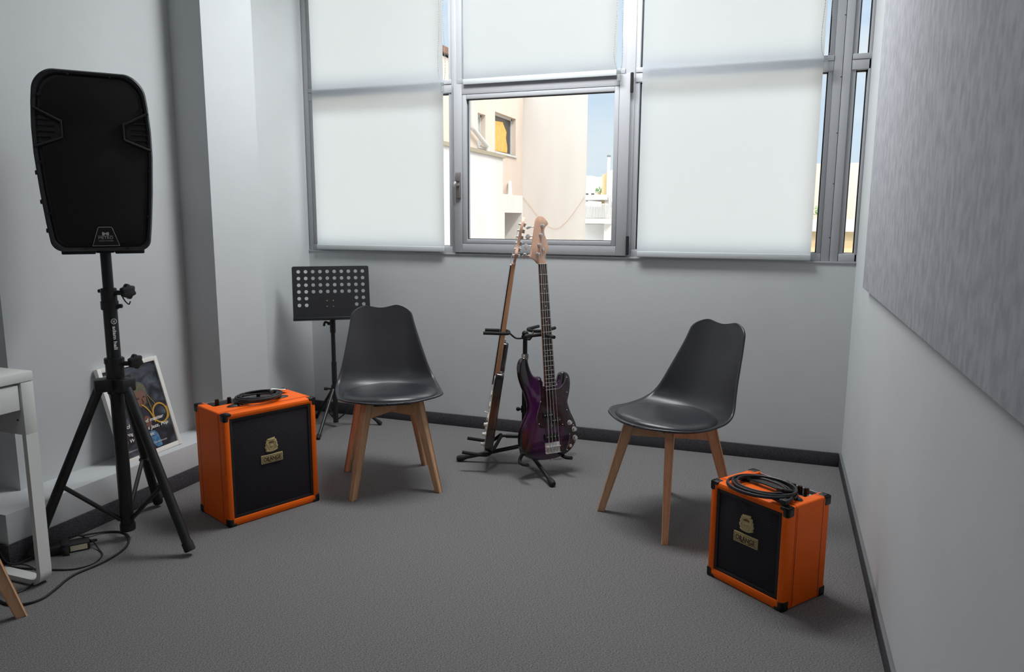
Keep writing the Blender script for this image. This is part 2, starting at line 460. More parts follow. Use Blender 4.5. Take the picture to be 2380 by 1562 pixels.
# ------------------------------------------------------------------ roller blinds
def blind(x0, x1, zb, chx, lab, zt, seed):
    rnd = random.Random(seed)
    yb = YW - .022
    t = thing('roller_blind', lab, 'roller blind', M=at((x0 + x1) / 2, yb, zb), group='white roller blinds at the window')
    rows = []
    for a in range(40):
        z = zb + .01 + (2.745 - zb - .01) * a / 39
        rows.append([(x0 + (x1 - x0) * b / 12, yb + .0022 * math.sin(b * .55 + seed) * (1 - a / 39) + .0012 * math.sin(a * .3 + b * .2), z) for b in range(13)])
    wpart(t, 'fabric', MB().grid(rows), BLIND)
    bb = MB().box((x0 - .001, yb - .007, zb - .016), (x1 + .001, yb + .007, zb + .014), .004)
    wpart(t, 'bottom_bar', bb, BARM)
    rl = MB().cyl((x0 - .006, yb, 2.765), (x1 + .012, yb, 2.765), .024, 20)
    wpart(t, 'roller_tube', rl, WHITEL)
    for xx in (x0 - .010, x1 + .014):
        wpart(t, 'bracket', MB().box((xx - .004, yb - .028, 2.735), (xx + .004, YW + .006, 2.80), .002), WHITEL)
    # bead chain
    yc = yb - .010
    w = .020
    pts = [(chx - w, yc, 2.76), (chx - w * .9, yc, 2.5), (chx - w * .95, yc, 2.3), (chx - w * 1.35, yc, 2.14), (chx - w * 1.25, yc, zt + .07), (chx - w * .55, yc, zt + .022), (chx, yc, zt + .012),
           (chx + w * .55, yc, zt + .03), (chx + w * .9, yc, zt + .10), (chx + w * .6, yc, 2.22), (chx + w * .3, yc, 2.36), (chx + w * .5, yc, 2.55), (chx + w * .8, yc, 2.76)]
    cp = spline(pts, 14)
    c = MB(); c.tube(cp, .0007, 5)
    acc = 0
    for a, b in zip(cp, cp[1:]):
        acc += (b - a).length
        if acc > .0085:
            acc = 0
            c.ball(b, .0022, n=6)
    ch = wpart(t, 'bead_chain', c, BLACKCH)
    k = MB().prism([(-.010, 0), (-.007, .05), (.007, .05), (.010, 0)], -.005, .005, .001, M=Matrix.Translation((chx, yc, zt - .036)) @ Matrix.Rotation(PI / 2, 4, 'X'))
    k.cyl((chx, yc - .007, zt + .008), (chx, yc + .007, zt + .008), .0085, 14)
    wpart(t, 'chain_tensioner', k, CLEARP, parent=ch)
BLACKCH = mat('bead_chain_grey', (0.30, 0.34, 0.36, 1), 0.4)
blind(-2.726, -1.853, 1.066, -1.850, 'white roller blind lowered over the bay next to the pier', 1.985, 1)
blind(-1.727, -0.857, 1.999, -0.843, 'short white roller blind ending above the clear opening window', 1.990, 2)
blind(-0.722, 0.139, 1.062, 0.150, 'white roller blind lowered over the bay beside the acoustic panel', 1.985, 3)

# ------------------------------------------------------------------ chairs
def make_chair():
    t = thing('dining_chair', 'x', 'chair', group='black shell chairs with beech legs')
    prof = [(.236, .4335), (.222, .4350), (.19, .4335), (.13, .425), (.06, .416), (-.01, .411), (-.08, .412), (-.13, .420), (-.168, .439), (-.195, .473), (-.214, .52), (-.233, .58), (-.252, .64), (-.270, .70), (-.285, .76), (-.294, .797), (-.298, .818)]
    P = spline([(0, a, b) for a, b in prof], 5)
    L = [0.0]
    for a, b in zip(P, P[1:]): L.append(L[-1] + (b - a).length)
    T = L[-1]
    def prof_at(s):
        s = max(0.0, min(s, T))
        for i in range(len(L) - 1):
            if L[i + 1] >= s:
                f = (s - L[i]) / max(L[i + 1] - L[i], 1e-9)
                return P[i].lerp(P[i + 1], f)
        return P[-1].copy()
    def cr(keys, x):
        # smooth interpolation through (x, value...) keys
        for k in range(len(keys) - 1):
            if x <= keys[k + 1][0] or k == len(keys) - 2:
                a, b = keys[k], keys[k + 1]
                t_ = max(0.0, min(1.0, (x - a[0]) / (b[0] - a[0])))
                pa = keys[k - 1] if k else a; pd = keys[k + 2] if k + 2 < len(keys) else b
                out = []
                for q in range(1, len(a)):
                    m0 = (b[q] - pa[q]) / max(b[0] - pa[0], 1e-6) * (b[0] - a[0]); m1 = (pd[q] - a[q]) / max(pd[0] - a[0], 1e-6) * (b[0] - a[0])
                    out.append((2 * t_ ** 3 - 3 * t_ ** 2 + 1) * a[q] + (t_ ** 3 - 2 * t_ ** 2 + t_) * m0 + (-2 * t_ ** 3 + 3 * t_ ** 2) * b[q] + (t_ ** 3 - t_ ** 2) * m1)
                return out
    sc_ = T / .885
    body_w = [(0, .236), (.20, .243), (.30, .245), (.38, .242), (.44, .233), (.52, .216), (.62, .194), (.72, .173), (.80, .157), (.885, .143)]
    ek = [(0, 0, .004), (.10, 0, .010), (.25, .004, .022), (.38, .016, .036), (.46, .036, .044), (.53, .054, .038), (.62, .060, .018), (.78, .046, .006), (.9, .032, .001), (1, .024, 0)]
    def width(s):
        w = cr(body_w, s / sc_)[0]
        f = .185 * sc_
        if s < f: w *= (1 - (1 - s / f) ** 2.25) ** (1 / 2.05)
        c = .060 * sc_
        if s > T - c: w *= (1 - min(1, (s - T + c) / c) ** 2.4 * .80) ** (1 / 2.4)
        return w
    def edge(s):
        return cr(ek, s / T)
    rows = []
    NU, NV = 36, 90
    def pt(u, s):
        w = width(s); x = w * u
        v = s / T
        g = max(0, (v - .80) / .20); g = g * g * (3 - 2 * g)
        dip = .015 * (.5 + .5 * math.cos(PI * min(1, abs(x) / .098))) * g
        p = prof_at(s - dip)
        ey, ez = edge(s)
        k = min(1.2, abs(x) / cr(body_w, s / sc_)[0]) ** 2.6
        lip = .006 * max(0, (abs(u) - .86) / .14) ** 2 * max(0, 1 - v / .45)
        return V((x, p.y + ey * k, p.z + ez * k + lip))
    ss_ = [T * .21 * (1 - math.cos(PI / 2 * (i + 3) / 29)) for i in range(26)]
    ss_ += [T * (.21 + .71 * i / 46) for i in range(46)]
    ss_ += [T * (.92 + .08 * math.sin(PI / 2 * i / 18)) for i in range(19)]
    for s in ss_:
        rows.append([pt(-1 + 2 * iu / NU, s) for iu in range(NU + 1)])
    sh = MB().grid(rows)
    o = obj('shell', sh, SHELL, t, ang=60)
    md = o.modifiers.new('thick', 'SOLIDIFY'); md.thickness = .008; md.offset = -1
    # cushion
    rows = []
    n = 36
    cy0, ry, rx = .028, .196, .221
    rings = [(0, .036), (.25, .036), (.5, .034), (.7, .031), (.85, .026), (.94, .019), (.985, .010), (1, .003), (.985, -.003)]
    def base(x, y):
        best = None
        v = 0.0
        for i in range(0, 66):
            v = i / 120
            p = prof_at(T * v)
            if p.y <= y: break
        w = max(width(T * v), .02); u = max(-1, min(1, x / w))
        ey, ez = edge(T * v)
        return p.z + ez * (abs(x) / cr(body_w, T * v / sc_)[0]) ** 2.6
    for fr, hz in rings:
        row = []
        for k in range(n + 1):
            a = 2 * PI * (k % n) / n
            ca, sa = math.cos(a), math.sin(a)
            yy = ry * (abs(sa) ** .9) * (1 if sa > 0 else -1)
            x, y = rx * ca * fr, cy0 + yy * fr
            row.append(V((x, y, base(x, y) + hz + .0015)))
        rows.append(row)
    c = MB().grid(rows)
    bmesh.ops.remove_doubles(c.bm, verts=c.bm.verts, dist=1e-5)
    o = obj('cushion', c, PADL, t, ang=80)
    ss = o.modifiers.new('soft', 'SUBSURF'); ss.levels = 1; ss.render_levels = 1
    # beech legs: square tapering
    def leg(sx, sy):
        b = MB()
        top = V((sx * .114, sy * .113, .417)); bot = V((sx * .194, sy * .200, 0))
        d = V((sx, sy, 0)).normalized(); q = V((-d.y, d.x, 0))
        lev = [(0, .016, .0125), (.3, .0185, .0145), (.7, .022, .017), (1, .0245, .019)]
        vs = []
        for f, a, c_ in lev:
            p = bot.lerp(top, f)
            ch = .004
            ring_ = []
            for (i, k_) in ((-1, -1), (1, -1), (1, 1), (-1, 1)):
                A = p + d * a * i + q * c_ * k_
                nx = (-1, -1), (1, -1), (1, 1), (-1, 1)
                ring_ += [A + d * (-i * ch if i * k_ > 0 else 0) + q * (-k_ * ch if i * k_ < 0 else 0), A + d * (-i * ch if i * k_ < 0 else 0) + q * (-k_ * ch if i * k_ > 0 else 0)]
            vs.append([b.bm.verts.new(x) for x in ring_])
        for A, B in zip(vs, vs[1:]):
            for k in range(8):
                b.bm.faces.new((A[k], A[(k + 1) % 8], B[(k + 1) % 8], B[k]))
        b.bm.faces.new(vs[0]); b.bm.faces.new(vs[-1])
        return b
    for sx, sy in ((-1, 1), (1, 1), (-1, -1), (1, -1)):
        obj('leg', leg(sx, sy), BEECH, t, ang=25)
    b = MB()
    for a in (PI / 4, -PI / 4):
        b.box((-.175, -.0155, .348), (.175, .0155, .408), .003, M=Matrix.Rotation(a, 4, 'Z'))
    b.box((-.05, -.05, .362), (.05, .05, .401), .004)
    obj('leg_brace', b, BEECH, t)
    b = MB().box((-.105, -.105, .398), (.105, .105, .408), .003)
    obj('mounting_plate', b, BLACKM, t)
    return t
def set_chair(o, x, y, az, lab):
    o.matrix_world = at(x, y, 0, math.radians(az) - PI / 2)
    o['label'] = lab
ch = make_chair()
set_chair(ch, -1.692, 2.993, -54.3, 'black shell chair in front of the music stand, beside the larger orange amplifier')
c2 = copy_tree(ch); set_chair(c2, -.3935, 3.034, 232.7, 'black shell chair behind the smaller orange amplifier, turned toward the guitars')
c3 = copy_tree(ch); set_chair(c3, -2.330, 1.272, 104, 'chair at the white desk of which only one beech leg shows')

# ------------------------------------------------------------------ amplifiers
def make_amp(name, label, M, Wd, D, H, seed, nknob, logo_z, knobs_x):
    t = thing(name, label, 'guitar amplifier', M=M, group='orange guitar amplifiers on the carpet')
    fb = .026                     # width of the front frame
    b = MB()
    s1, s2 = .048, D - .040       # seams
    nx0, nx1, ny, nz = .040, Wd - .040, D * .60, H - .013   # recessed panel at the rear of the top
    bv = .009
    # front frame around the grille
    b.box((0, 0, 0), (fb, s1, H), bv).box((Wd - fb, 0, 0), (Wd, s1, H), bv)
    b.box((fb * .5, 0, 0), (Wd - fb * .5, s1, fb * 1.25), bv).box((fb * .5, 0, H - fb * .95), (Wd - fb * .5, s1, H), bv)
    def arc(cx, cz, r, a0, a1):
        return [(cx + r * math.cos(math.radians(a0 + (a1 - a0) * k / 4)), cz + r * math.sin(math.radians(a0 + (a1 - a0) * k / 4))) for k in range(5)]
    rr = .008
    def along_y(pts, y0, y1):
        b.prism(pts, 0, y1 - y0, M=Matrix(((1, 0, 0, 0), (0, 0, 1, y0), (0, 1, 0, 0), (0, 0, 0, 1))))
    full = arc(rr, rr, rr, 180, 270) + arc(Wd - rr, rr, rr, 270, 360) + arc(Wd - rr, H - rr, rr, 0, 90) + arc(rr, H - rr, rr, 90, 180)
    notched = arc(rr, rr, rr, 180, 270) + arc(Wd - rr, rr, rr, 270, 360) + arc(Wd - rr, H - rr, rr, 0, 90) + arc(nx1 + .006, H - .006, .006, 90, 180) + [(nx1, nz), (nx0, nz)] + arc(nx0 - .006, H - .006, .006, 0, 90) + arc(rr, H - rr, rr, 90, 180)
    along_y(full, s1 - .004, ny); along_y(notched, ny, D - .008)
    k_ = .006
    sh = lambda pts: [(Wd / 2 + (x - Wd / 2) * (1 - 2 * k_ / Wd), H / 2 + (z - H / 2) * (1 - 2 * k_ / H)) for x, z in pts]
    along_y(sh(notched), D - .010, D)
    obj('cabinet', b, TOLEX, t)
    b = MB()
    pr_ = .0005
    for ys, notch_ in ((s1, False), (s2, True)):
        y0, y1 = ys, ys + .0018
        for x0, x1, z0, z1 in ((-pr_, .003, .008, H - .008), (Wd - .003, Wd + pr_, .008, H - .008)):
            b.box((x0, y0, z0), (x1, y1, z1))
        if notch_:
            b.box((.008, y0, H - .003), (nx0 - .006, y1, H + pr_)).box((nx1 + .006, y0, H - .003), (Wd - .008, y1, H + pr_))
        else:
            b.box((.008, y0, H - .003), (Wd - .008, y1, H + pr_))
    obj('seam', b, KNOBB, t, smooth=False)
    b = MB().box((fb * .9, .010, fb * 1.1), (Wd - fb * .9, .020, H - fb * .8), .001)
    gr = obj('grille_cloth', b, GRILLC, t)
    b = MB()
    x0, x1, z0, z1 = fb * .9, Wd - fb * .9, fb * 1.15, H - fb * .85
    ring(b, x0, x1, z0, z1, x0 + .013, x1 - .013, z0 + .013, z1 - .013, .006, .012, .001)
    obj('grille_frame', b, BLACKP, gr)
    # control panel
    b = MB().box((nx0, ny, nz), (nx1, D - .012, nz + .003), .001)
    cp = obj('control_panel', b, BLACKP, t)
    b = MB().box((nx0, D - .012, nz), (nx1, D - .009, nz + .010), .001)
    obj('panel_edge', b, CHROME, cp)
    for i in range(nknob):
        x = knobs_x[i] * Wd
        y = ny + (D - ny) * .42
        b = MB().cyl((x, y, nz + .002), (x, y, nz + .030), .0085, 16, .0015).cyl((x, y, nz + .002), (x, y, nz + .006), .011, 16)
        obj('knob', b, KNOBB, cp)
    b = MB().cyl((Wd * .86, ny + (D - ny) * .4, nz + .002), (Wd * .86, ny + (D - ny) * .4, nz + .010), .008, 12)
    obj('input_jack', b, CHROME, cp)
    # handle strap
    hy = s1 + (ny - s1) * .55
    b = MB()
    hw = .105
    for sx in (-1, 1):
        b.ball((Wd / 2 + sx * hw, hy, H + .001), .024, (1.45, .75, .30), 20)
    rows = []
    for i in range(15):
        f = i / 14; x = Wd / 2 - hw + 2 * hw * f
        z = H + .006 + .007 * math.sin(PI * f)
        rows.append([(x, hy - .011, z), (x, hy - .009, z + .004), (x, hy + .009, z + .004), (x, hy + .011, z), (x, hy - .011, z)])
    b.grid(rows)
    obj('handle', b, BLACKP, t)
    # corner guards
    q = .034; pr = .0015
    for ix in (0, 1):
        for iy in (0, 1):
            for iz in (0, 1):
                b = MB()
                X = (-pr, q) if ix == 0 else (Wd - q, Wd + pr)
                Y = (-pr, q * .9) if iy == 0 else (D - q * .9, D + pr)
                Z = (-.0005 if iz == 0 else H - q, q if iz == 0 else H + pr)
                th = .004
                lo = V((X[0], Y[0], Z[0])); hi = V((X[1], Y[1], Z[1]))
                # three plates meeting at the corner
                b.box(lo, (hi.x, (Y[0] + th + .006) if iy == 0 else hi.y, hi.z) if iy == 0 else (hi.x, hi.y, hi.z), .003) if False else None
                a = MB()
                cx = X[0] if ix == 0 else X[1]; cy = Y[0] if iy == 0 else Y[1]; cz = Z[0] if iz == 0 else Z[1]
                dx, dy, dz = (1 if ix == 0 else -1), (1 if iy == 0 else -1), (1 if iz == 0 else -1)
                def bb(ax, ay, az_, bev):
                    x2, y2, z2 = cx + dx * ax, cy + dy * ay, cz + dz * az_
                    a.box((min(cx, x2), min(cy, y2), min(cz, z2)), (max(cx, x2), max(cy, y2), max(cz, z2)), bev)
                bb(q, q, .014, .005); bb(q, .014, q, .005) if iy == 1 else bb(.021, .014, q, .005)
                bb(.014, q, q, .005)
                b.bm.free()
                a.cyl((cx + dx * .017, cy + dy * .019, cz + dz * .001), (cx + dx * .017, cy + dy * .019, cz - dz * .0012), .0028, 8)
                obj('corner_guard', a, BLACKP, t)
    # badge: plate and lettering
    bw, bh = .098, .036
    cx, cz = Wd * .487, logo_z
    b = MB().box((cx - bw / 2, .005, cz - bh / 2), (cx + bw / 2, .011, cz + bh / 2), .001)
    pl = obj('nameplate', b, CREAM, gr)
    b = MB(); ring(b, cx - bw / 2 + .004, cx + bw / 2 - .004, cz - bh / 2 + .004, cz + bh / 2 - .004, cx - bw / 2 + .0055, cx + bw / 2 - .0055, cz - bh / 2 + .0055, cz + bh / 2 - .0055, .0045, .006, 0)
    obj('nameplate_border', b, BROWN, pl, smooth=False)
    # lettering O R A N G E in swelling strokes
    Mt = Matrix.Translation((cx, .0047, cz)) @ Matrix.Rotation(PI / 2, 4, 'X')
    text_part('lettering', 'ORANGE', BROWN, pl, Mt, .080, .0190, bold=.030, ext=.0006)
    tl = MB()
    tl.tube(spline([(cx - .019, .0044, cz - .004), (cx - .016, .0044, cz - .009), (cx - .010, .0044, cz - .0125), (cx - .0065, .0044, cz - .0105)], 5), [.0012] * 6 + [.0016] * 6 + [.0022] * 4, 6)
    tl.tube(spline([(cx + .021, .0044, cz - .004), (cx + .020, .0044, cz - .010), (cx + .015, .0044, cz - .0125), (cx + .0135, .0044, cz - .011)], 5), [.0012] * 6 + [.0016] * 6 + [.0020] * 4, 6)
    tl.tube(spline([(cx - .010, .0044, cz + .005), (cx - .006, .0044, cz + .0085), (cx - .002, .0044, cz + .0085)], 5), .0011, 6)
    obj('lettering_flourish', tl, BROWN, pl)
    # crest above the plate
    out = [(-.017, .030), (.016, .034), (.017, .028), (.015, .023), (.021, .026), (.024, .020), (.023, .014), (.027, .010), (.026, .002), (.030, -.004), (.028, -.010), (.025, -.013), (.029, -.018), (.021, -.023), (.010, -.027), (0, -.028), (-.012, -.027), (-.022, -.025), (-.027, -.021), (-.024, -.016), (-.028, -.011), (-.030, -.003), (-.026, .002), (-.027, .010), (-.023, .016), (-.023, .023), (-.017, .025), (-.019, .028)]
    Mb = Matrix.Translation((cx, .010, cz + bh / 2 + .037)) @ Matrix.Rotation(PI / 2, 4, 'X')
    cr = obj('crest', MB().prism([(x * 1.02, y) for x, y in out], 0, .004, .0012, M=Mb), CREAM, gr)
    rl = MB()
    rl.box((-.016, .0235, .004), (.015, .0295, .0056), .0008)
    rl.tube([(x, y, .0046) for x, y in [(-.022, -.019), (-.012, -.0225), (0, -.0235), (.012, -.022), (.022, -.018)]], .0024, 8)
    for sx in (-1, 1):
        rl.tube(spline([(sx * .015, .018, .0046), (sx * .021, .012, .005), (sx * .019, .003, .005), (sx * .024, -.005, .0046), (sx * .021, -.013, .0046)], 4), .0019, 6)
        rl.tube(spline([(sx * .017, .012, .0046), (sx * .0155, .003, .005), (sx * .018, -.006, .0046)], 4), .0012, 6)
    # shield with a small tree
    rl.tube(spline([(-.0125, .008, .0044), (.0125, .008, .0044), (.0125, -.004, .0044), (.008, -.0135, .0044), (0, -.0175, .0044), (-.008, -.0135, .0044), (-.0125, -.004, .0044)], 4, True), .0009, 6, closed=True)
    rl.tube([(0, -.014, .0044), (0, -.002, .0044)], .0012, 6)
    for x, y in ((-.004, -.001), (.004, -.001), (0, .003), (-.0025, .0015), (.0025, .0015)):
        rl.ball((x, y, .0043), .0030, (1, 1, .35), 8)
    obj('crest_relief', rl, CREAMD, cr, M=Mb)
    rd = MB().box((-.0055, .0105, .0040), (.0055, .0185, .0052), .0008).box((-.0205, -.0045, .0042), (-.0175, .002, .0054), .0006)
    obj('crest_red', rd, REDB, cr, M=Mb)
    dk = MB()
    for sx in (-1, 1):
        dk.box((sx * .009 - .002, .0095, .0040), (sx * .009 + .002, .0165, .0050), .0006)
        dk.box((sx * .0235 - .0012, -.012, .0042), (sx * .0235 + .0012, -.004, .0052), .0005)
    dk.tube([(-.009, -.0045, .0044), (.009, -.0045, .0044)], .0005, 5)
    dk.tube([(-.017, -.0195, .0068), (0, -.0215, .0070), (.017, -.0185, .0068)], .0005, 5)
    obj('crest_dark', dk, BROWN, cr, M=Mb)
    return t
a1 = make_amp('guitar_amplifier', 'larger orange guitar amplifier beside the pier, black cable coiled on top', at(-2.0379, 2.2843, 0, math.radians(66.67)), .416, .267, .472, 1, 4, .247, (.17, .30, .62, .80))
a2 = make_amp('guitar_amplifier', 'smaller orange guitar amplifier nearest the right wall, in front of a chair', at(-.1822, 2.557, 0, math.radians(-36.76)), .314, .223, .351, 2, 4, .186, (.58, .66, .74, .82))

def coil(label, M, r, rs, turns, seed, plug):
    rnd = random.Random(seed)
    t = thing('guitar_cable', label, 'audio cable', M=M, group='coiled black instrument cables')
    pts = []
    N = turns * 22
    for i in range(N):
        a = 2 * PI * i / 22
        tn = i / 22
        k = int(tn)
        off = [(rnd.uniform(-1, 1)) for _ in range(2)] if i % 22 == 0 else off
        rr = r * (1 + .10 * math.sin(tn * 2.3 + seed) + .04 * math.sin(3 * a * .37 + seed))
        x = rr * math.cos(a) * 1.08 + .010 * math.sin(tn * 1.7 + seed); y = rr * math.sin(a) * .90 + .008 * math.cos(tn * 2.1)
        z = .010 + .0035 * abs(math.sin(tn * 2.9 + seed)) + .0042 * (tn % 4) * .9
        pts.append((x, y, z))
    c = MB().tube(spline(pts, 3), rs, 8)
    return t, c, pts
# coil on the larger amplifier
M1 = at(-2.0379, 2.2843, .4725, math.radians(66.67)) @ Matrix.Translation((.215, .125, 0))
t, c, pts = coil('black cable with straight gold plug coiled on the larger amplifier', M1, .083, .0034, 8, 3, 0)
e0 = pts[0]; e1 = pts[-1]
c.tube(spline([e1, (.05, -.045, .012), (.0, -.046, .010), (-.012, -.036, .010)], 6), .0030, 8)
obj('cord', c, CABLE, t)
b = MB().cone((-.012, -.036, .010), (.012, -.032, .011), .0045, .0065, 14).cyl((.012, -.032, .011), (.045, -.027, .011), .0072, 14, .001)
pg = obj('plug', b, BLACKP, t)
obj('plug_tip', MB().cyl((.045, -.027, .011), (.078, -.022, .011), .0031, 12, .001), GOLD, pg)
b = MB().cyl((.072, .012, .024), (.088, .050, .022), .0068, 14, .001)
pg = obj('plug', b, mat('grey_sleeve', (.16, .15, .15, 1), .4), t)
b = MB().cyl((.080, .042, .026), (.092, .046, .026), .0042, 12).cyl((.092, .046, .026), (.134, .030, .020), .0026, 12).cyl((.134, .030, .020), (.144, .027, .019), .0034, 12)
obj('plug_tip', b, CHROME, pg)
# coil on the smaller amplifier
M2 = at(-.1822, 2.557, .3515, math.radians(-36.76)) @ Matrix.Translation((.172, .056, 0))
t, c, pts = coil('thick black cable with angled plugs coiled on the smaller amplifier', M2, .096, .0042, 6, 9, 1)
e1 = pts[-1]
c.tube(spline([e1, (.10, .012, .020), (.118, -.020, .014), (.108, -.040, .011)], 6), .0042, 8)
obj('cord', c, CABLE, t)
b = MB().cone((.070, -.045, .011), (.108, -.042, .011), .0048, .0085, 14).box((.106, -.053, .003), (.128, -.029, .021), .004).cyl((.117, -.03, .012), (.113, .002, .012), .0062, 12, .001)
obj('plug', b, BLACKP, t)
b = MB().cone((.098, .048, .020), (.070, .010, .024), .0045, .0075, 14).box((.05, .0, .014), (.074, .018, .032), .004)
obj('plug', b, BLACKP, t)
b = MB().box((.008, -.093, .010), (.022, -.083, .022), .002)
obj('cable_tie', b, BLACKP, t)

# ------------------------------------------------------------------ loudspeaker on its stand
PC = V((-2.344, 2.070, 0))
def lerp_tab(tab, z):
    for (a, b), (c, d) in zip(tab, tab[1:]):
        if z <= c: return b + (d - b) * (z - a) / (c - a)
    return tab[-1][1]
az = math.radians(-41)
Ms = frame((PC.x, PC.y, 1.128), (-math.sin(az), math.cos(az), 0), (0, 0, 1))   # x right, y up, z to the front
HS = .600
base_w = [(0, .151), (.1, .163), (.2, .172), (.33, .180), (.42, .180), (.50, .175), (.60, .163)]
def half_w(z):
    w = lerp_tab(base_w, z)
    rz, rx = .062, .058
    if z > HS - rz: w -= rx * (1 - math.sqrt(max(0, 1 - ((z - HS + rz) / rz) ** 2)))
    rz, rx = .034, .032
    if z < rz: w -= rx * (1 - math.sqrt(max(0, 1 - ((rz - z) / rz) ** 2)))
    return w
ZS = [.034 * (1 - math.cos(PI / 2 * k / 8)) for k in range(9)] + [.034 + .504 * k / 24 for k in range(1, 25)] + [HS - .062 * (1 - math.sin(PI / 2 * k / 12)) for k in range(1, 13)]
tab = [(z, half_w(z)) for z in ZS]
def outline(inset=0.0, n=28, sc_=1.0):
    zs = ZS
    R_, L_ = [], []
    for z in zs:
        w = lerp_tab(tab, z)
        zz = inset + z * (HS - 2 * inset) / HS
        w = max(.02, w - inset) * sc_
        top = .010 * max(0, (zz - .5) / .1) * (1 - (w / .18) ** 2) if zz > .5 else 0
        R_.append((w - .008, zz + top)); L_.append((-w - .008, zz + top))
    return R_ + L_[::-1]
spk = thing('loudspeaker', 'black plastic loudspeaker on top of the tripod stand', 'loudspeaker', M=Ms)
def loft(sections):
    b = MB(); prev = None
    for pts, z in sections:
        ring_ = [b.bm.verts.new((x, y, z)) for x, y in pts]
        if prev:
            n = len(ring_)
            for k in range(n):
                b.bm.faces.new((prev[k], prev[(k + 1) % n], ring_[(k + 1) % n], ring_[k]))
        else:
            b.bm.faces.new(ring_)
        prev = ring_
    b.bm.faces.new(prev[::-1])
    return b
o0 = outline()
sc2 = lambda k: [(x * k, HS / 2 + (y - HS / 2) * (1 - (1 - k) * .35)) for x, y in o0]
b = loft([(outline(.018), .128), (outline(.012), .140), (outline(.005), .142), (outline(.0), .134), (o0, .115), (o0, .05), (sc2(.97), .03), (sc2(.82), -.06), (sc2(.66), -.13), (sc2(.60), -.14)])
cab = obj('cabinet', b, SPKP, spk, ang=40)
# perforated grille, notched by the two side vents
g = outline(.026)
def notch(pts):
    out = []
    right = pts[:len(pts) // 2]; left = pts[len(pts) // 2:]
    def cut(side, sgn):
        o_ = []
        done = False
        for (x, y) in side:
            if .355 < y < .470:
                if not done:
                    ys = [.350, .385, .435, .475] if sgn > 0 else [.475, .435, .385, .350]
                    xe = lambda yy: sgn * (lerp_tab(tab, yy) - .026) - .008
                    o_ += [(xe(ys[0]), ys[0]), (sgn * .088 - .008, ys[1]), (sgn * .088 - .008, ys[2]), (xe(ys[3]), ys[3])]
                    done = True
                continue
            o_.append((x, y))
        return o_
    return cut(right, 1) + cut(left, -1)
b = MB().prism(notch(g), .128, .1395, .002)
obj('grille', b, GRILLM, cab)
for sgn in (1, -1):
    b = MB()
    xe = lambda yy: sgn * (lerp_tab(tab, yy) - .004) - .008
    xi = sgn * .093 - .008
    P = [(xe(.350), .350, .141), (xi, .384, .142), (xi, .436, .142), (xe(.478), .478, .141)]
    b.tube(P, .0052, 8)
    for k in range(6):
        y = .366 + .019 * k
        b.tube([(xe(y), y, .134), (xi + sgn * .014 * (1 + abs(k - 2.5) * .9), y, .136)], .0028, 6)
    obj('side_vent', b, SPKP, cab)
for (x, y) in [(-.07, .592), (.055, .592), (-.160, .52), (.146, .49), (-.172, .30), (.158, .28), (-.157, .13), (.143, .12), (-.06, .010), (.07, .010)]:
    obj('screw', MB().cyl((x, y, .139), (x, y, .1435), .0045, 10, .001), BLACKM, cab)
b = MB().box((-.135, -.012, -.06), (-.03, .004, .11), .004).box((.03, -.012, -.06), (.125, .004, .11), .004)
obj('foot_rail', b, BLACKP, spk)
b = MB().cyl((0, -.012, 0), (0, .03, 0), .030, 20)
obj('pole_socket', b, BLACKP, spk)
for y in (.27, .17, .07):
    obj('side_knob', MB().cyl((-lerp_tab(tab, y) - .002, y, .03), (-lerp_tab(tab, y) - .018, y, .03), .008, 10, .001), BLACKP, spk)
# trapezoid badge
cx, cy = .004, .054
tz = [(-.042, -.036), (.042, -.036), (.022, .026), (.019, .029), (-.019, .029), (-.022, .026)]
b = MB().prism([(cx + x, cy + y) for x, y in tz], .138, .1425)
bd = obj('badge', b, KNOBB, cab)
b = MB().tube([(cx + x, cy + y, .1428) for x, y in tz], .0009, 6, closed=True)
obj('badge_outline', b, GREYPR, bd)
T_ = Matrix.Translation
text_part('emblem_lettering', 'M', GREYPR, bd, T_((cx, cy + .006, .1426)), .021, .011, bold=.06)
text_part('lettering', 'METRO', GREYPR, bd, T_((cx, cy - .0075, .1426)), .045, .0095)
text_part('lettering', 'AUDIO SYSTEMS', GREYPR, bd, T_((cx, cy - .0185, .1426)), .045, .0035)
b = MB().box((cx - .023, cy - .0012, .1424), (cx + .023, cy - .0005, .143))
obj('badge_line', b, GREYPR, bd, smooth=False)

st = thing('speaker_stand', 'black tripod stand carrying the loudspeaker in front of the poster', 'speaker stand', M=at(PC.x, PC.y, 0))
b = MB().cyl((0, 0, .045), (0, 0, .945), .0245, 24)
lower = obj('lower_pole', b, BLACKM, st)
obj('pole_cap', MB().cyl((0, 0, .035), (0, 0, .066), .028, 24, .003), BLACKP, lower)
b = MB().cyl((0, 0, .92), (0, 0, 1.150), .0185, 24)
obj('upper_pole', b, BLACKM, st)
cd = V((.94, .34, 0))      # toward the right of the room
b = MB().cyl((0, 0, .905), (0, 0, .985), .0275, 24, .002).cyl((0, 0, .905), (0, 0, .938), .0305, 24, .002)
b.cyl((0, 0, .968), cd * .052 + V((0, 0, .968)), .009, 14, .001).cyl((0, 0, .918), cd * .046 + V((0, 0, .918)), .008, 14, .001)
b.cyl(-cd * .026 + V((0, 0, .974)), -cd * .038 + V((0, 0, .974)), .007, 12, .001)
b.tube(spline([cd * .050 + V((0, 0, .952)), cd * .060 + V((0, 0, .935)), cd * .072 + V((0, 0, .925)), cd * .078 + V((0, 0, .936))], 5), .0026, 6)
clamp = obj('height_clamp', b, BLACKP, st)
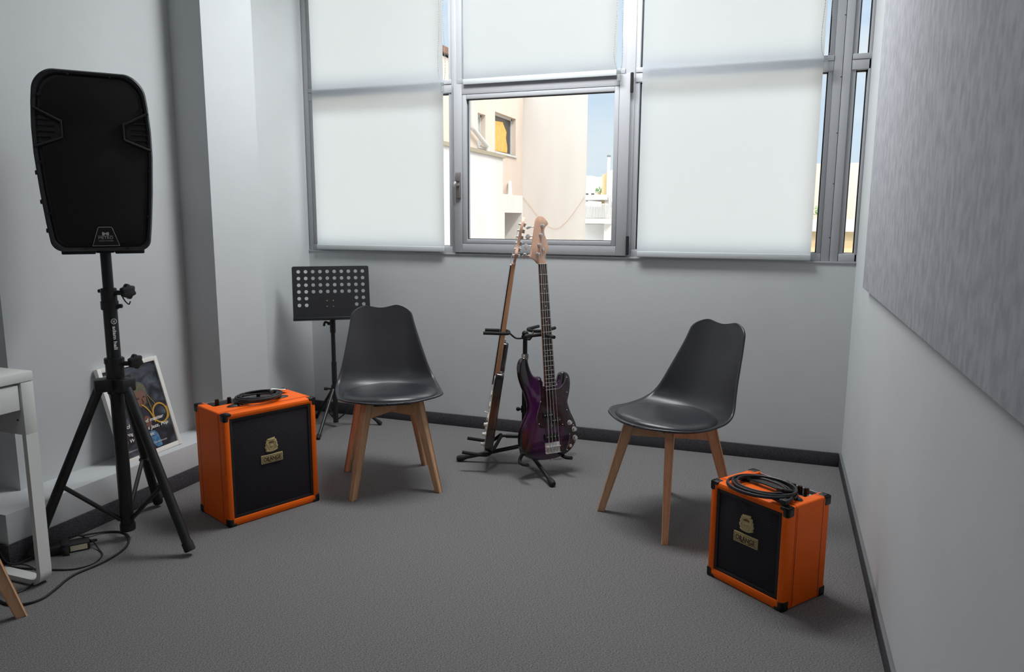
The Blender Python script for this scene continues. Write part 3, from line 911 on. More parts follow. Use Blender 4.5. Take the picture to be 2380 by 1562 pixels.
def star(mb, c, ax, r, h):
    ax = V(ax).normalized()
    pts = []
    for k in range(36):
        a = 2 * PI * k / 36
        rr = r * (1 + .12 * math.cos(6 * a))
        pts.append((rr * math.cos(a), rr * math.sin(a)))
    q = V((0, 0, 1)).rotation_difference(ax).to_matrix().to_4x4()
    mb.prism(pts, -h / 2, h / 2, .004, M=Matrix.Translation(c) @ q)
ka = V((cd.x * .75 + .4, cd.y - .5, 0)).normalized()
b = MB(); b.cyl(cd * .045 + V((0, 0, .968)), cd * .066 + V((0, 0, .972)), .005, 10); star(b, cd * .072 + V((0, 0, .973)), ka, .026, .022)
obj('knob', b, BLACKP, clamp)
b = MB().cyl((0, 0, .585), (0, 0, .715), .032, 24, .002).cyl((0, 0, .700), (0, 0, .722), .035, 24, .002)
feet = [V((.335, -.034, 0)), V((-.145, .292, 0)), V((-.178, -.262, 0))]
for f in feet:
    d = f.normalized()
    q = V((-d.y, d.x, 0))
    b.box((.012, -.028, -.030), (.075, .028, .018), .004, M=Matrix.Translation((0, 0, .628)) @ Matrix(((d.x, q.x, 0, 0), (d.y, q.y, 0, 0), (0, 0, 1, 0), (0, 0, 0, 1))))
b.cyl((0, 0, .70), cd * .055 + V((0, 0, .70)), .009, 12, .001)
hub = obj('leg_hub', b, BLACKP, st)
b = MB(); b.cyl(cd * .05 + V((0, 0, .70)), cd * .072 + V((0, 0, .706)), .0055, 10); star(b, cd * .080 + V((0, 0, .708)), ka, .026, .020)
obj('knob', b, BLACKP, hub)
for f in feet:
    d = f.normalized()
    top = d * .058 + V((0, 0, .612)); bot = f + V((0, 0, .02))
    lg = obj('leg', MB().cyl(top, bot.lerp(top, .03), .0175, 20), BLACKM, st)
    dr = (bot - top).normalized()
    obj('rubber_foot', MB().cyl(bot - dr * .035, bot + V((d.x * .004, d.y * .004, -.002)), .0205, 20, .003), RUBBER, lg)
    mid = bot.lerp(top, .40) - V((d.x * .014, d.y * .014, .004))
    q = V((-d.y, d.x, 0))
    b = MB().tube([d * .024 + q * .004 + V((0, 0, .085)), mid + q * .004], .0085, 8)
    b.cyl(mid - q * .016, mid + q * .016, .007, 10)
    obj('brace', b, BLACKM, st)
# the printed mark on the pole
fd = V((math.cos(math.radians(-20)), math.sin(math.radians(-20)), 0))
Mt = frame(fd * .0246 + V((0, 0, .800)), (0, 0, -1), (-fd.y, fd.x, 0))
text_part('lettering', 'adam hall', PRINTW, lower, Mt, .088, .013, bold=.02)
b = MB()
Mt2 = frame(fd * .0250 + V((0, 0, .862)), (0, 0, -1), (-fd.y, fd.x, 0))
b.tube([(.0095 * math.cos(2 * PI * k / 20), .0095 * math.sin(2 * PI * k / 20), 0) for k in range(20)], .0011, 6, closed=True)
b.box((-.0045, -.0035, -.0005), (.0045, -.0020, .0008)).box((-.0045, .0020, -.0005), (.0075, .0035, .0008)).box((-.001, -.0035, -.0005), (.0005, .0035, .0008))
obj('printed_mark', b, PRINTW, lower, M=Mt2, smooth=False)

# ------------------------------------------------------------------ framed poster
bc = V((-2.600, 2.474, .191)); tcn = V((-2.7115, 2.446, .600))
Mp = frame(bc, (-.02, 1, .012), tcn - bc)
PW, PH, PD = .330, .430, .022
fp = thing('framed_poster', 'white framed saxophone poster leaning on the low ledge behind the tripod', 'picture frame', M=Mp)
b = MB(); bw = .020
b.box((-PW / 2, 0, -PD), (-PW / 2 + bw, PH, 0), .0015).box((PW / 2 - bw, 0, -PD), (PW / 2, PH, 0), .0015)
b.box((-PW / 2 + bw, 0, -PD), (PW / 2 - bw, bw, 0), .0015).box((-PW / 2 + bw, PH - bw, -PD), (PW / 2 - bw, PH, 0), .0015)
obj('frame', b, WHITEF, fp)
m_ = bpy.data.materials.new('poster_print'); m_.use_nodes = True
nt = m_.node_tree; bs = nt.nodes['Principled BSDF']; bs.inputs['Roughness'].default_value = .35
tcx = nt.nodes.new('ShaderNodeTexCoord'); mp_ = nt.nodes.new('ShaderNodeMapping'); mp_.inputs['Scale'].default_value = (1, 2.0, 1)
nz = nt.nodes.new('ShaderNodeTexNoise'); nz.inputs['Scale'].default_value = 9; nz.inputs['Detail'].default_value = 5; nz.inputs['Distortion'].default_value = .8
rp = nt.nodes.new('ShaderNodeValToRGB'); rp.color_ramp.elements[0].position = .42; rp.color_ramp.elements[0].color = (.016, .016, .022, 1)
rp.color_ramp.elements[1].position = .78; rp.color_ramp.elements[1].color = (.14, .16, .20, 1)
nt.links.new(tcx.outputs['Object'], mp_.inputs['Vector']); nt.links.new(mp_.outputs['Vector'], nz.inputs['Vector']); nt.links.new(nz.outputs['Fac'], rp.inputs['Fac']); nt.links.new(rp.outputs['Color'], bs.inputs['Base Color'])
b = MB().box((-PW / 2 + bw - .004, bw - .004, -.012), (PW / 2 - bw + .004, PH - bw + .004, -.008))
pp = obj('print', b, m_, fp, smooth=False)
AW, AH = PW - 2 * bw, PH - 2 * bw
def uv(u, v, z=0): return (-AW / 2 + u * AW, bw + v * AH, z)
lay = [0]
def inkpoly(name, P, matl, k=4):
    lay[0] += 1
    z = -.0079 + lay[0] * .0002
    pts = spline([uv(u, v) for u, v in P], k, True)
    b = MB().prism([(p.x, p.y) for p in pts], z - .0002, z)
    return obj(name, b, matl, pp, smooth=False)
inkpoly('printed_jacket', [(.30, .02), (.30, .25), (.36, .40), (.45, .50), (.56, .52), (.66, .45), (.72, .30), (.74, .10), (.72, .02)], mat('ink_dark', (.022, .020, .030, 1), .4))
inkpoly('printed_face', [(.41, .66), (.44, .71), (.56, .72), (.66, .69), (.665, .61), (.63, .55), (.585, .525), (.53, .51), (.48, .53), (.45, .48), (.42, .50), (.41, .58)], mat('ink_skin', (.20, .10, .07, 1), .4))
inkpoly('printed_hair', [(.37, .60), (.36, .68), (.40, .75), (.48, .80), (.57, .81), (.65, .78), (.69, .73), (.695, .66), (.68, .60), (.66, .66), (.62, .70), (.55, .70), (.46, .695), (.425, .66), (.41, .60), (.40, .50), (.375, .52)], mat('ink_hair', (.16, .15, .06, 1), .4, noise=(40, (.07, .10, .13, 1), (1, 1, 1))))
inkpoly('printed_shirt', [(.52, .20), (.60, .215), (.67, .18), (.70, .08), (.70, .02), (.60, .02), (.54, .10)], mat('ink_blue', (.03, .10, .28, 1), .4, noise=(60, (.12, .30, .42, 1), (1, 1, 1))))
inkpoly('printed_hand', [(.50, .36), (.55, .40), (.61, .38), (.63, .32), (.58, .26), (.52, .28)], mat('ink_hand', (.19, .085, .06, 1), .4))
INKD = mat('ink_shadow', (.07, .03, .022, 1), .4)
inkpoly('printed_eye', [(.46, .615), (.50, .625), (.535, .612), (.50, .606)], INKD, 3)
inkpoly('printed_eye', [(.585, .620), (.615, .628), (.645, .618), (.615, .610)], INKD, 3)
inkpoly('printed_nose', [(.575, .615), (.590, .570), (.605, .562), (.590, .555), (.570, .560)], INKD, 3)
inkpoly('printed_mouth', [(.535, .545), (.56, .552), (.59, .545), (.56, .535)], INKD, 3)
inkpoly('printed_hair_strand', [(.40, .60), (.425, .58), (.415, .50), (.42, .40), (.40, .33), (.385, .45), (.38, .55)], mat('ink_strand', (.10, .085, .04, 1), .4), 3)
inkpoly('printed_hair_strand', [(.665, .62), (.685, .60), (.70, .50), (.72, .40), (.69, .42), (.67, .52)], mat('ink_strand_2', (.13, .10, .03, 1), .4), 3)
b = MB()
SAX = mat('ink_gold', (.55, .32, .04, 1), .4)
zz = -.0055
b.tube([uv(.835 + .14 * math.cos(2 * PI * k / 28), .385 + .115 * math.sin(2 * PI * k / 28), zz) for k in range(28)], .0046, 6, closed=True)
b.tube(spline([uv(.53, .54, zz), uv(.60, .49, zz), uv(.66, .41, zz), uv(.70, .30, zz)], 5), .0040, 6)
b.tube(spline([uv(.985, .44, zz), uv(.97, .33, zz), uv(.93, .30, zz)], 5), .0062, 6)
b.tube([uv(.69, .63, zz), uv(.80, .49, zz)], .0010, 5)
for v in b.bm.verts: v.co.z = zz + (v.co.z - zz) * .12
obj('printed_saxophone', b, SAX, pp)
zt = -.0046
def ptext(s, u0, u1, v, h, sh=0.25, bold=.02):
    x0, y0, _ = uv(u0, v); x1 = uv(u1, v)[0]
    text_part('lettering', s, PRINTW, pp, T_((x0, y0, zt)), x1 - x0, h, shear=sh, bold=bold, ext=.0002, align='L')
ptext('Bachelor and master', .045, .875, .325, .017)
ptext('programmes Jazz, Pop', .045, .93, .240, .020)
ptext('& World Music', .045, .615, .165, .016)
ptext('CODARTS IS A UNIVERSITY OF THE ARTS', .025, .50, .064, .006, 0, 0)
ptext('IN THE NETHERLANDS', .525, .81, .064, .006, 0, 0)
ptext('codarts', .02, .16, .945, .010, 0, 0)

# ------------------------------------------------------------------ desk
DX, DY, DZ = -2.300, 1.712, .745
dk = thing('desk', 'white desk with drawer in the corner by the left wall', 'desk', M=at(DX - .25, DY - .4, 0))
y0 = .93
wpart(dk, 'desktop', MB().box((-2.79, y0, DZ - .032), (DX, DY, DZ), .002), WHITEL)
wpart(dk, 'end_panel', MB().box((-2.78, DY - .044, .535), (DX - .001, DY - .001, DZ - .0335), .002), WHITEL)
wpart(dk, 'end_panel', MB().box((-2.78, y0 + .001, .535), (DX - .001, y0 + .044, DZ - .0335), .002), WHITEL)
wpart(dk, 'back_panel', MB().box((-2.79, y0 + .03, .535), (-2.775, DY - .03, DZ - .034), .002), WHITEL)
wpart(dk, 'drawer', MB().box((-2.74, y0 + .05, .622), (DX - .006, DY - .050, DZ - .040), .002), WHITEL)
for yy in (DY - .0225, y0 + .0225):
    b = MB()
    pts = [(DX - .010, yy, .536), (DX - .010, yy, .05)] + [(DX - .010 - .035 * (1 - math.cos(a)), yy, .045 - .035 * math.sin(a)) for a in [PI / 2 * k / 6 for k in range(7)]] + [(-2.74, yy, .010)] + [(-2.745 - .035 * math.sin(a), yy, .045 - .035 * math.cos(a)) for a in [PI / 2 * k / 6 for k in range(7)]] + [(-2.78, yy, .06), (-2.78, yy, .536)]
    # flat steel band: rectangular sweep
    P = [V(p) for p in pts]; prev = None
    for i, p in enumerate(P):
        tdir = (P[min(i + 1, len(P) - 1)] - P[max(i - 1, 0)]).normalized()
        nrm = V((-tdir.z, 0, tdir.x))
        cs = [p + nrm * .009 + V((0, .021, 0)), p + nrm * .009 - V((0, .021, 0)), p - nrm * .009 - V((0, .021, 0)), p - nrm * .009 + V((0, .021, 0))]
        cs = [b.bm.verts.new(q) for q in cs]
        if prev:
            for k in range(4): b.bm.faces.new((prev[k], prev[(k + 1) % 4], cs[(k + 1) % 4], cs[k]))
        else: b.bm.faces.new(cs)
        prev = cs
    b.bm.faces.new(prev[::-1])
    wpart(dk, 'leg', b, WHITEL)
b = MB()
for (y, z) in ((1.640, .566),):
    pass
b.bm.free()
for x, z in ((-2.33, .585), (-2.47, .60), (-2.475, .575)):
    wpart(dk, 'screw_hole', MB().cyl((x, DY - .046, z), (x, DY - .0435, z), .003, 8), GASKET)

# ------------------------------------------------------------------ things on the floor under the desk
pa = thing('power_adapter', 'black laptop power adapter with white label on the carpet', 'power adapter', M=at(-2.470, 1.905, 0, math.radians(52)))
obj('case', MB().box((-.075, -.030, 0), (.075, .030, .032), .006), BLACKP, pa)
obj('label_sticker', MB().box((.010, -.0306, .006), (.066, -.0300, .026)), LABELM, pa, smooth=False)
for k in range(6):
    pass
b = MB().cone((.075, .006, .018), (.100, .010, .016), .007, .0045, 12)
obj('strain_relief', b, RUBBER, pa)
b = MB()
b.grid([[(-.02 + .004 * math.sin(k), -.036 - .012 * (k / 8) ** 2, .036 - .036 * (k / 8) ** 1.5), (.006, -.036 - .018 * (k / 8) ** 2, .036 - .036 * (k / 8) ** 1.5 + .001)] for k in range(9)])
b.grid([[(-.02, -.036 + .07 * k / 6, .036), (.006, -.036 + .07 * k / 6, .036)] for k in range(7)])
st_ = obj('hook_strap', b, FOAM, pa); md = st_.modifiers.new('t', 'SOLIDIFY'); md.thickness = .002
ps = thing('power_strip', 'black socket strip standing between the white ledge and the desk leg', 'power strip', M=at(-2.645, 1.726, 0))
obj('case', MB().box((-.060, -.011, 0), (.060, .011, .066), .004), BLACKP, ps)
obj('plug', MB().box((-.015, -.010, .066), (.022, .010, .092), .004), BLACKP, ps)
def floor_cable(lab, pts, r, zz=None):
    P = [(x, y, (zz[i] if zz else r + .0005)) for i, (x, y) in enumerate(pts)]
    o = obj('power_cable', MB().tube(spline(P, 8), r, 8), CABLE)
    # base the object at its first point
    p0 = V(P[0])
    o.data.transform(Matrix.Translation(-p0)); o.location = p0
    return tag(o, lab, 'cable', 'black cables under the desk')
floor_cable('thick black cable looping wide over the carpet past the desk leg', [(-2.505, 1.995), (-2.470, 2.07), (-2.405, 2.095), (-2.335, 2.063), (-2.275, 1.985), (-2.256, 1.873), (-2.269, 1.763), (-2.235, 1.664), (-2.222, 1.605), (-2.245, 1.560), (-2.300, 1.545), (-2.377, 1.565), (-2.44, 1.62)], .0042, [.017, .006] + [.0047] * 11)
floor_cable('thin black cable in a small loop beside the power adapter', [(-2.50, 1.935), (-2.470, 1.960), (-2.410, 1.965), (-2.359, 1.947), (-2.312, 1.920), (-2.284, 1.865), (-2.305, 1.803), (-2.369, 1.772), (-2.441, 1.752), (-2.515, 1.736), (-2.575, 1.724)], .0028, [.035, .037, .022, .004, .0033, .0033, .0033, .0033, .0033, .0033, .010])
floor_cable('thin black cable running from the socket strip to the adapter', [(-2.625, 1.726), (-2.585, 1.722), (-2.545, 1.729), (-2.527, 1.78), (-2.520, 1.842)], .0028, [.095, .085, .02, .0035, .016])
floor_cable('thin black cable crossing the foot bar of the desk leg', [(-2.59, 1.665), (-2.527, 1.705), (-2.469, 1.735), (-2.386, 1.716), (-2.352, 1.695), (-2.335, 1.640), (-2.34, 1.60)], .0024, [.006, .023, .023, .023, .012, .003, .003])

# ------------------------------------------------------------------ music stand
MS = V((-2.46, 3.70, 0))
ms = thing('music_stand', 'black music stand with perforated desk in the corner behind a chair', 'music stand', M=at(MS.x, MS.y, 0))
b = MB().cyl((0, 0, .030), (0, 0, .40), .0155, 18).cyl((0, 0, .38), (0, 0, .600), .0125, 18)
obj('pole', b, BLACKM, ms)
b = MB().cyl((0, 0, .575), (0, 0, .66), .0165, 18, .002)
dl = V((-.84, -.30, 0)).normalized()
b.cyl((0, 0, .63), dl * .03 + V((0, 0, .63)), .010, 12, .002)
cl = obj('height_clamp', b, BLACKP, ms)
obj('wing_knob', MB().tube(spline([dl * .03 + V((0, 0, .635)), dl * .045 + V((0, 0, .637)), dl * .052 + V((0, 0, .615))], 4), .007, 10), BLACKP, cl)
b = MB().cyl((0, 0, .215), (0, 0, .260), .021, 18, .003)
b.cyl((0, 0, .236), dl * .05 + V((0, 0, .236)), .006, 12, .001).cyl(dl * .042 + V((0, 0, .236)), dl * .064 + V((0, 0, .236)), .010, 12, .002)
obj('leg_collar', b, BLACKP, ms)
for a in (-79, 30, 150):
    d = V((math.cos(math.radians(a)), math.sin(math.radians(a)), 0))
    lg = obj('leg', MB().cyl(d * .022 + V((0, 0, .235)), d * .258 + V((0, 0, .014)), .0095, 14), BLACKM, ms)
    obj('rubber_foot', MB().cyl(d * .246 + V((0, 0, .026)), d * .268 + V((0, 0, .006)), .0125, 14, .002), RUBBER, lg)
    obj('brace', MB().cyl(d * .015 + V((0, 0, .050)), d * .125 + V((0, 0, .135)), .0045, 8), BLACKM, ms)
# perforated desk
na = math.radians(-55)
nn = V((math.cos(na), math.sin(na), 0)); tilt = math.radians(14)
Md = frame(V((0.0, -.0, .655)) + nn * .020, (-nn.y, nn.x, 0), V((0, 0, 1)) * math.cos(tilt) - nn * math.sin(tilt))
DW, DH = .440, .318
b = MB()
cw, chh = .0408, .0395
ncol = 10
x0 = -ncol * cw / 2
ytop = DH - .012
def cell(mb, cx, cy, w, h, r, n=16):
    circ, sq = [], []
    for k in range(n):
        a = 2 * PI * (k + .5) / n
        c_, s_ = math.cos(a), math.sin(a)
        circ.append(mb.bm.verts.new((cx + r * c_, cy + r * s_, 0)))
        m_ = max(abs(c_) / (w / 2), abs(s_) / (h / 2))
        sq.append((cx + c_ / m_, cy + s_ / m_))
    # snap the corner directions
    outer = [mb.bm.verts.new((x, y, 0)) for x, y in sq]
    for k in range(n):
        mb.bm.faces.new((circ[k], circ[(k + 1) % n], outer[(k + 1) % n], outer[k]))
    # corner fillers
    for sx, sy in ((1, 1), (-1, 1), (-1, -1), (1, -1)):
        ks = sorted(range(n), key=lambda k: (sq[k][0] - cx - sx * w / 2) ** 2 + (sq[k][1] - cy - sy * h / 2) ** 2)[:2]
        cv = mb.bm.verts.new((cx + sx * w / 2, cy + sy * h / 2, 0))
        try: mb.bm.faces.new((outer[ks[0]], cv, outer[ks[1]]))
        except ValueError: pass
def rect(mb, x0, y0, x1, y1):
    mb.poly([(x0, y0, 0), (x1, y0, 0), (x1, y1, 0), (x0, y1, 0)])
for rr in range(6):
    cy = ytop - chh * (rr + .5)
    for cc in range(ncol):
        if rr < 4 or cc < 2 or cc > 7:
            cell(b, x0 + cw * (cc + .5), cy, cw, chh, .0105)
    if rr >= 4:
        rect(b, x0 + 2 * cw, cy - chh / 2, x0 + 8 * cw, cy + chh / 2)
yb_ = ytop - 6 * chh
xl, xr = -DW / 2, DW / 2
rect(b, xl, yb_, x0, ytop); rect(b, -x0, yb_, xr, ytop)
ca = [(xr - .011 + .011 * math.cos(a), DH - .011 + .011 * math.sin(a)) for a in [PI / 2 * k / 5 for k in range(6)]]
b.poly([(xl, ytop, 0), (xr, ytop, 0)] + [(x, y, 0) for x, y in ca] + [(-x, y, 0) for x, y in ca[::-1]])
rect(b, xl, 0, xr, yb_)
bmesh.ops.remove_doubles(b.bm, verts=b.bm.verts, dist=1e-5)
bmesh.ops.recalc_face_normals(b.bm, faces=b.bm.faces)
for f in b.bm.faces:
    if f.normal.z < 0: f.normal_flip()
o = obj('music_desk', b, BLACKM, ms, smooth=False, M=Md)
md = o.modifiers.new('t', 'SOLIDIFY'); md.thickness = .0018
b = MB().box((xl, -.003, 0), (xr, .0, .045), .0008).box((xl, 0, .043), (xr, .012, .046), .0008)
obj('music_ledge', b, BLACKM, o, M=Md)
b = MB()
for x in (-.018, .018):
    for y in (.078, .112):
        b.ball((x - .01, y, .002), .0042, (1, 1, .6), 10)
obj('rivet', b, GREYM, o, M=Md)
b = MB().box((-.035, .06, -.012), (.035, .13, -.002), .002)
obj('desk_bracket', b, BLACKM, ms, M=Md)
b = MB().cyl((0, 0, .65), V((Md @ V((0, .09, -.012)))), .009, 12)
obj('desk_neck', b, BLACKM, ms)

# ------------------------------------------------------------------ guitar stand
GC = V((-1.175, 3.449, 0))
gs = thing('guitar_stand', 'black three-sided guitar stand holding the purple bass and the guitar', 'guitar stand', M=at(GC.x, GC.y, 0))
b = MB().cyl((0, 0, .075), (0, 0, .565), .0145, 20).cyl((0, 0, .555), (0, 0, .672), .0115, 20)
pole = obj('pole', b, BLACKM, gs)
b = MB().cyl((0, 0, .552), (0, 0, .578), .0175, 20, .002); obj('collar', b, GREYM, pole)
b = MB().cyl((0, 0, .275), (0, 0, .310), .0185, 20, .002).cyl((0, 0, .292), (-.030, -.008, .292), .006, 10).ball((-.032, -.009, .292), .011, n=12)
obj('height_knob', b, BLACKP, pole)
b = MB().ball((0, 0, .680), .017, (1, 1, .9), 18).cyl((0, 0, .655), (0, 0, .672), .019, 20, .003)
obj('head_knob', b, BLACKP, pole)
b = MB().cyl((0, 0, .06), (0, 0, .130), .024, 20, .003)
obj('leg_hub', b, BLACKP, gs)
for a in (192, 312, 72):
    d = V((math.cos(math.radians(a)), math.sin(math.radians(a)), 0))
    lg = obj('leg', MB().cyl(d * .018 + V((0, 0, .098)), d * .335 + V((0, 0, .016)), .0105, 16), BLACKM, gs)
    obj('rubber_foot', MB().tube([d * .300 + V((0, 0, .026)), d * .318 + V((0, 0, .021)), d * .338 + V((0, 0, .0165)), d * .352 + V((0, 0, .0155))], [.0115, .0145, .0165, .011], 16), RUBBER, lg)
for a in (197, 316, 76):
    d = V((math.cos(math.radians(a)), math.sin(math.radians(a)), 0)); q = V((-d.y, d.x, 0))
    zy = .668
    # neck yoke
    w = .050
    rod = MB().tube(spline([d * .012 + V((0, 0, zy - .012)), d * .045 + V((0, 0, zy - .012)), d * .068 + V((0, 0, zy + .004)), d * .082 + V((0, 0, zy + .016))], 5), .0046, 10)
    yk = obj('neck_yoke', rod, BLACKM, gs)
    zu = zy + .018
    le = .205 if a != 316 else .135
    pts = [d * .205 + q * w + V((0, 0, zu + .002)), d * .150 + q * w + V((0, 0, zu + .001)), d * .108 + q * w + V((0, 0, zu)), d * .087 + q * (w - .016) + V((0, 0, zu - .002)), d * .082 + V((0, 0, zu - .004)), d * .087 - q * (w - .016) + V((0, 0, zu - .002)), d * .108 - q * w + V((0, 0, zu)), d * (le * .4 + .068) - q * w + V((0, 0, zu + .001)), d * le - q * w + V((0, 0, zu + .002))]
    obj('foam_sleeve', MB().tube(spline(pts, 5), .0085, 12), FOAM, yk)
    # lower cradle
    zc = .150
    cr = obj('cradle', MB().tube([d * .02 + V((0, 0, zc)), d * .118 + V((0, 0, zc))], .0072, 10).cyl(d * .02 + V((0, 0, zc)), d * .095 + V((0, 0, zc)), .0105, 14), BLACKM, gs)
    w2 = .115; zl = .086; la_ = .305 if a != 316 else .268
    for s in (1, -1):
        pts = [d * .118 + q * s * .004 + V((0, 0, zc)), d * .124 + q * s * .03 + V((0, 0, zc - .004)), d * .136 + q * s * .062 + V((0, 0, zc - .022)), d * .152 + q * s * .092 + V((0, 0, zl + .022)), d * .175 + q * s * w2 + V((0, 0, zl + .002)), d * .215 + q * s * (w2 + .004) + V((0, 0, zl)), d * la_ + q * s * (w2 + .004) + V((0, 0, zl + .012))]
        obj('foam_arm', MB().tube(spline(pts, 6), .0088, 12), FOAM, cr)

# ------------------------------------------------------------------ purple bass
BS = .95
O = V((-1.0787, 3.4272, 1.0287)); e1 = V((.6944, .7196, .0024)); e2 = V((-.108, .1009, .989))
Mb_ = frame(O - e2 * BS, e1, e2)
bass = thing('bass_guitar', 'dark purple four-string bass standing face out on the stand', 'bass guitar', M=Mb_)
up = lambda L, z=0.0: [(x, y + BS) for x, y in L]
bodyP = [(0.031, -0.590), (-0.036, -0.590), (-0.037, -0.556), (-0.051, -0.541), (-0.068, -0.542), (-0.082, -0.535), (-0.094, -0.512), (-0.102, -0.483), (-0.106, -0.461), (-0.112, -0.447), (-0.124, -0.443), (-0.137, -0.451), (-0.148, -0.470), (-0.153, -0.493), (-0.153, -0.522), (-0.148, -0.554), (-0.137, -0.591), (-0.125, -0.621), (-0.117, -0.650), (-0.112, -0.676), (-0.114, -0.699), (-0.124, -0.727), (-0.140, -0.754), (-0.155, -0.779), (-0.166, -0.807), (-0.171, -0.838), (-0.171, -0.868), (-0.166, -0.893), (-0.153, -0.915), (-0.131, -0.930), (-0.101, -0.942), (-0.062, -0.949), (-0.017, -0.951), (0.029, -0.948), (0.068, -0.938), (0.099, -0.921), (0.122, -0.899), (0.138, -0.870), (0.144, -0.836), (0.141, -0.803), (0.130, -0.769), (0.115, -0.737), (0.104, -0.703), (0.100, -0.680), (0.107, -0.655), (0.116, -0.623), (0.121, -0.591), (0.120, -0.562), (0.112, -0.543), (0.096, -0.532), (0.080, -0.532), (0.068, -0.543), (0.059, -0.566), (0.047, -0.585)]
BT = .042
bp = sp2(up(bodyP), 3)
b = MB().prism(bp, -.014 - BT, -.014, .008, 3)
body = obj('body', b, PURPLE, bass, ang=50)
pgP = [(-0.033, -0.600), (-0.036, -0.572), (-0.052, -0.551), (-0.060, -0.553), (-0.058, -0.564), (-0.054, -0.580), (-0.052, -0.614), (-0.054, -0.650), (-0.061, -0.685), (-0.072, -0.712), (-0.080, -0.740), (-0.079, -0.766), (-0.069, -0.787), (-0.051, -0.795), (-0.020, -0.797), (0.019, -0.796), (0.053, -0.795), (0.077, -0.807), (0.091, -0.827), (0.094, -0.853), (0.091, -0.878), (0.082, -0.899), (0.072, -0.916), (0.074, -0.926), (0.090, -0.920), (0.110, -0.904), (0.125, -0.879), (0.132, -0.847), (0.129, -0.813), (0.119, -0.779), (0.105, -0.747), (0.093, -0.715), (0.089, -0.679), (0.095, -0.645), (0.103, -0.606), (0.107, -0.577), (0.103, -0.550), (0.096, -0.559), (0.085, -0.581), (0.067, -0.602), (0.047, -0.611), (0.030, -0.612)]
pp2 = sp2(up(pgP), 3)
pgd = obj('pickguard', MB().prism(pp2, -.0142, -.0115), TORT, bass, ang=30)
obj('pickguard_edge', MB().tube([(x, y, -.0128) for x, y in pp2], .0009, 5, closed=True), mat('guard_edge', (.30, .29, .31, 1), .4), pgd)
for x, y in up([(-0.055, -0.557), (-0.054, -0.665), (-0.069, -0.772), (0.06, -0.788), (0.002, -0.789), (0.100, -0.560), (0.095, -0.633), (0.089, -0.72), (0.120, -0.799), (0.097, -0.84), (0.122, -0.878), (0.078, -0.917)]):
    obj('screw', MB().ball((x, y, -.0113), .0026, (1, 1, .5), 8), CHROME, pgd)
for x0, y0, x1, y1, n, dx in ((-.047, -.7465, .009, -.7185, 4, 0), (-.004, -.7755, .051, -.7475, 4, 0), (-.047, -.853, .043, -.826, 4, 0)):
    p = obj('pickup', MB().box((x0, y0 + BS, -.0135), (x1, y1 + BS, -.004), .003), KNOBB, bass)
    for k in range(n):
        xx = x0 + (x1 - x0) * (k + .7) / (n + .4)
        obj('pole_piece', MB().cyl((xx, (y0 + y1) / 2 + BS, -.006), (xx, (y0 + y1) / 2 + BS, -.0035), .0026, 10), CHROME, p)
for x, y in up([(0.098, -0.783), (0.121, -0.818), (0.123, -0.860)]):
    b = MB().cyl((x, y, -.012), (x, y, -.0085), .0125, 18, .001).cyl((x, y, -.010), (x, y, .006), .0088, 18, .002)
    obj('control_knob', b, CHROME, bass)
x, y = .097, -.898 + BS
b = MB().cyl((x, y, -.012), (x, y, -.0095), .0085, 16, .0005).cyl((x, y, -.010), (x, y, -.0065), .0055, 12)
obj('output_jack', b, CHROME, bass)
b = MB().box((-.044, -.920 + BS, -.014), (.038, -.868 + BS, -.0118), .001).box((-.044, -.921 + BS, -.014), (.038, -.918 + BS, -.002), .0008)
brg = obj('bridge', b, CHROME, bass)
sx = [-.0295, -.0105, .0085, .0275]
for x in sx:
    b = MB().cyl((x - .0085, -.889 + BS, -.0035), (x + .0085, -.889 + BS, -.0035), .0042, 12, .0008).cyl((x, -.918 + BS, -.006), (x, -.889 + BS, -.005), .0016, 8)
    obj('bridge_saddle', b, CHROME, brg)
# neck: back profile swept from heel to nut
def neck_mesh(w0, w1, yh, zt, th0, th1, zoff=0):
    b = MB(); rows = []
    for i in range(17):
        f = i / 16; y = yh + (BS - yh) * f
        w = (w0 + (w1 - w0) * f) / 2; th = th0 + (th1 - th0) * f
        rows.append([(w * math.cos(PI * k / 10) * 1.0, y, zt + zoff * f - th * math.sin(PI * k / 10) ** .8) for k in range(11)])
    b.grid(rows)
    b.bm.faces.new([v for v in b.bm.verts[:11]]) if False else None
    return b
def solid_neck(w0, w1, y0, y1, zt, th0, th1):
    b = MB(); prev = None
    for i in range(17):
        f = i / 16; y = y0 + (y1 - y0) * f
        w = (w0 + (w1 - w0) * f) / 2; th = th0 + (th1 - th0) * f
        ring_ = [b.bm.verts.new((w * math.cos(PI * k / 12), y, zt - th * max(0, math.sin(PI * k / 12)) ** .75)) for k in range(13)]
        if prev:
            for k in range(13): b.bm.faces.new((prev[k], prev[(k + 1) % 13], ring_[(k + 1) % 13], ring_[k]))
        else: b.bm.faces.new(ring_)
        prev = ring_
    b.bm.faces.new(prev[::-1])
    return b
nk = obj('neck', solid_neck(.058, .0415, -.590 + BS, BS + .012, -.0068, .024, .019), MAPLE, bass, ang=50)
b = MB().prism([(-.0208, BS), (.0208, BS), (.0293, -.608 + BS), (-.0293, -.608 + BS)], -.0068, -.0008, .0008)
fb_ = obj('fretboard', b, ROSEW, bass)
SCALE = .889
for k in range(1, 21):
    y = BS - SCALE * (1 - 2 ** (-k / 12))
    w = .0208 + (.0293 - .0208) * (BS - y) / .608
    obj('fret', MB().tube([(-w, y, -.0006), (w, y, -.0006)], .0011, 6), STEELS, fb_)
for k in (3, 5, 7, 9, 12, 15, 17, 19):
    y = BS - SCALE * (1 - (2 ** (-k / 12) + 2 ** (-(k - 1) / 12)) / 2)
    for x in ((-.012, .012) if k == 12 else (0,)):
        obj('inlay_dot', MB().cyl((x, y, -.0012), (x, y, -.0006), .0026, 12), WHITEP, fb_)
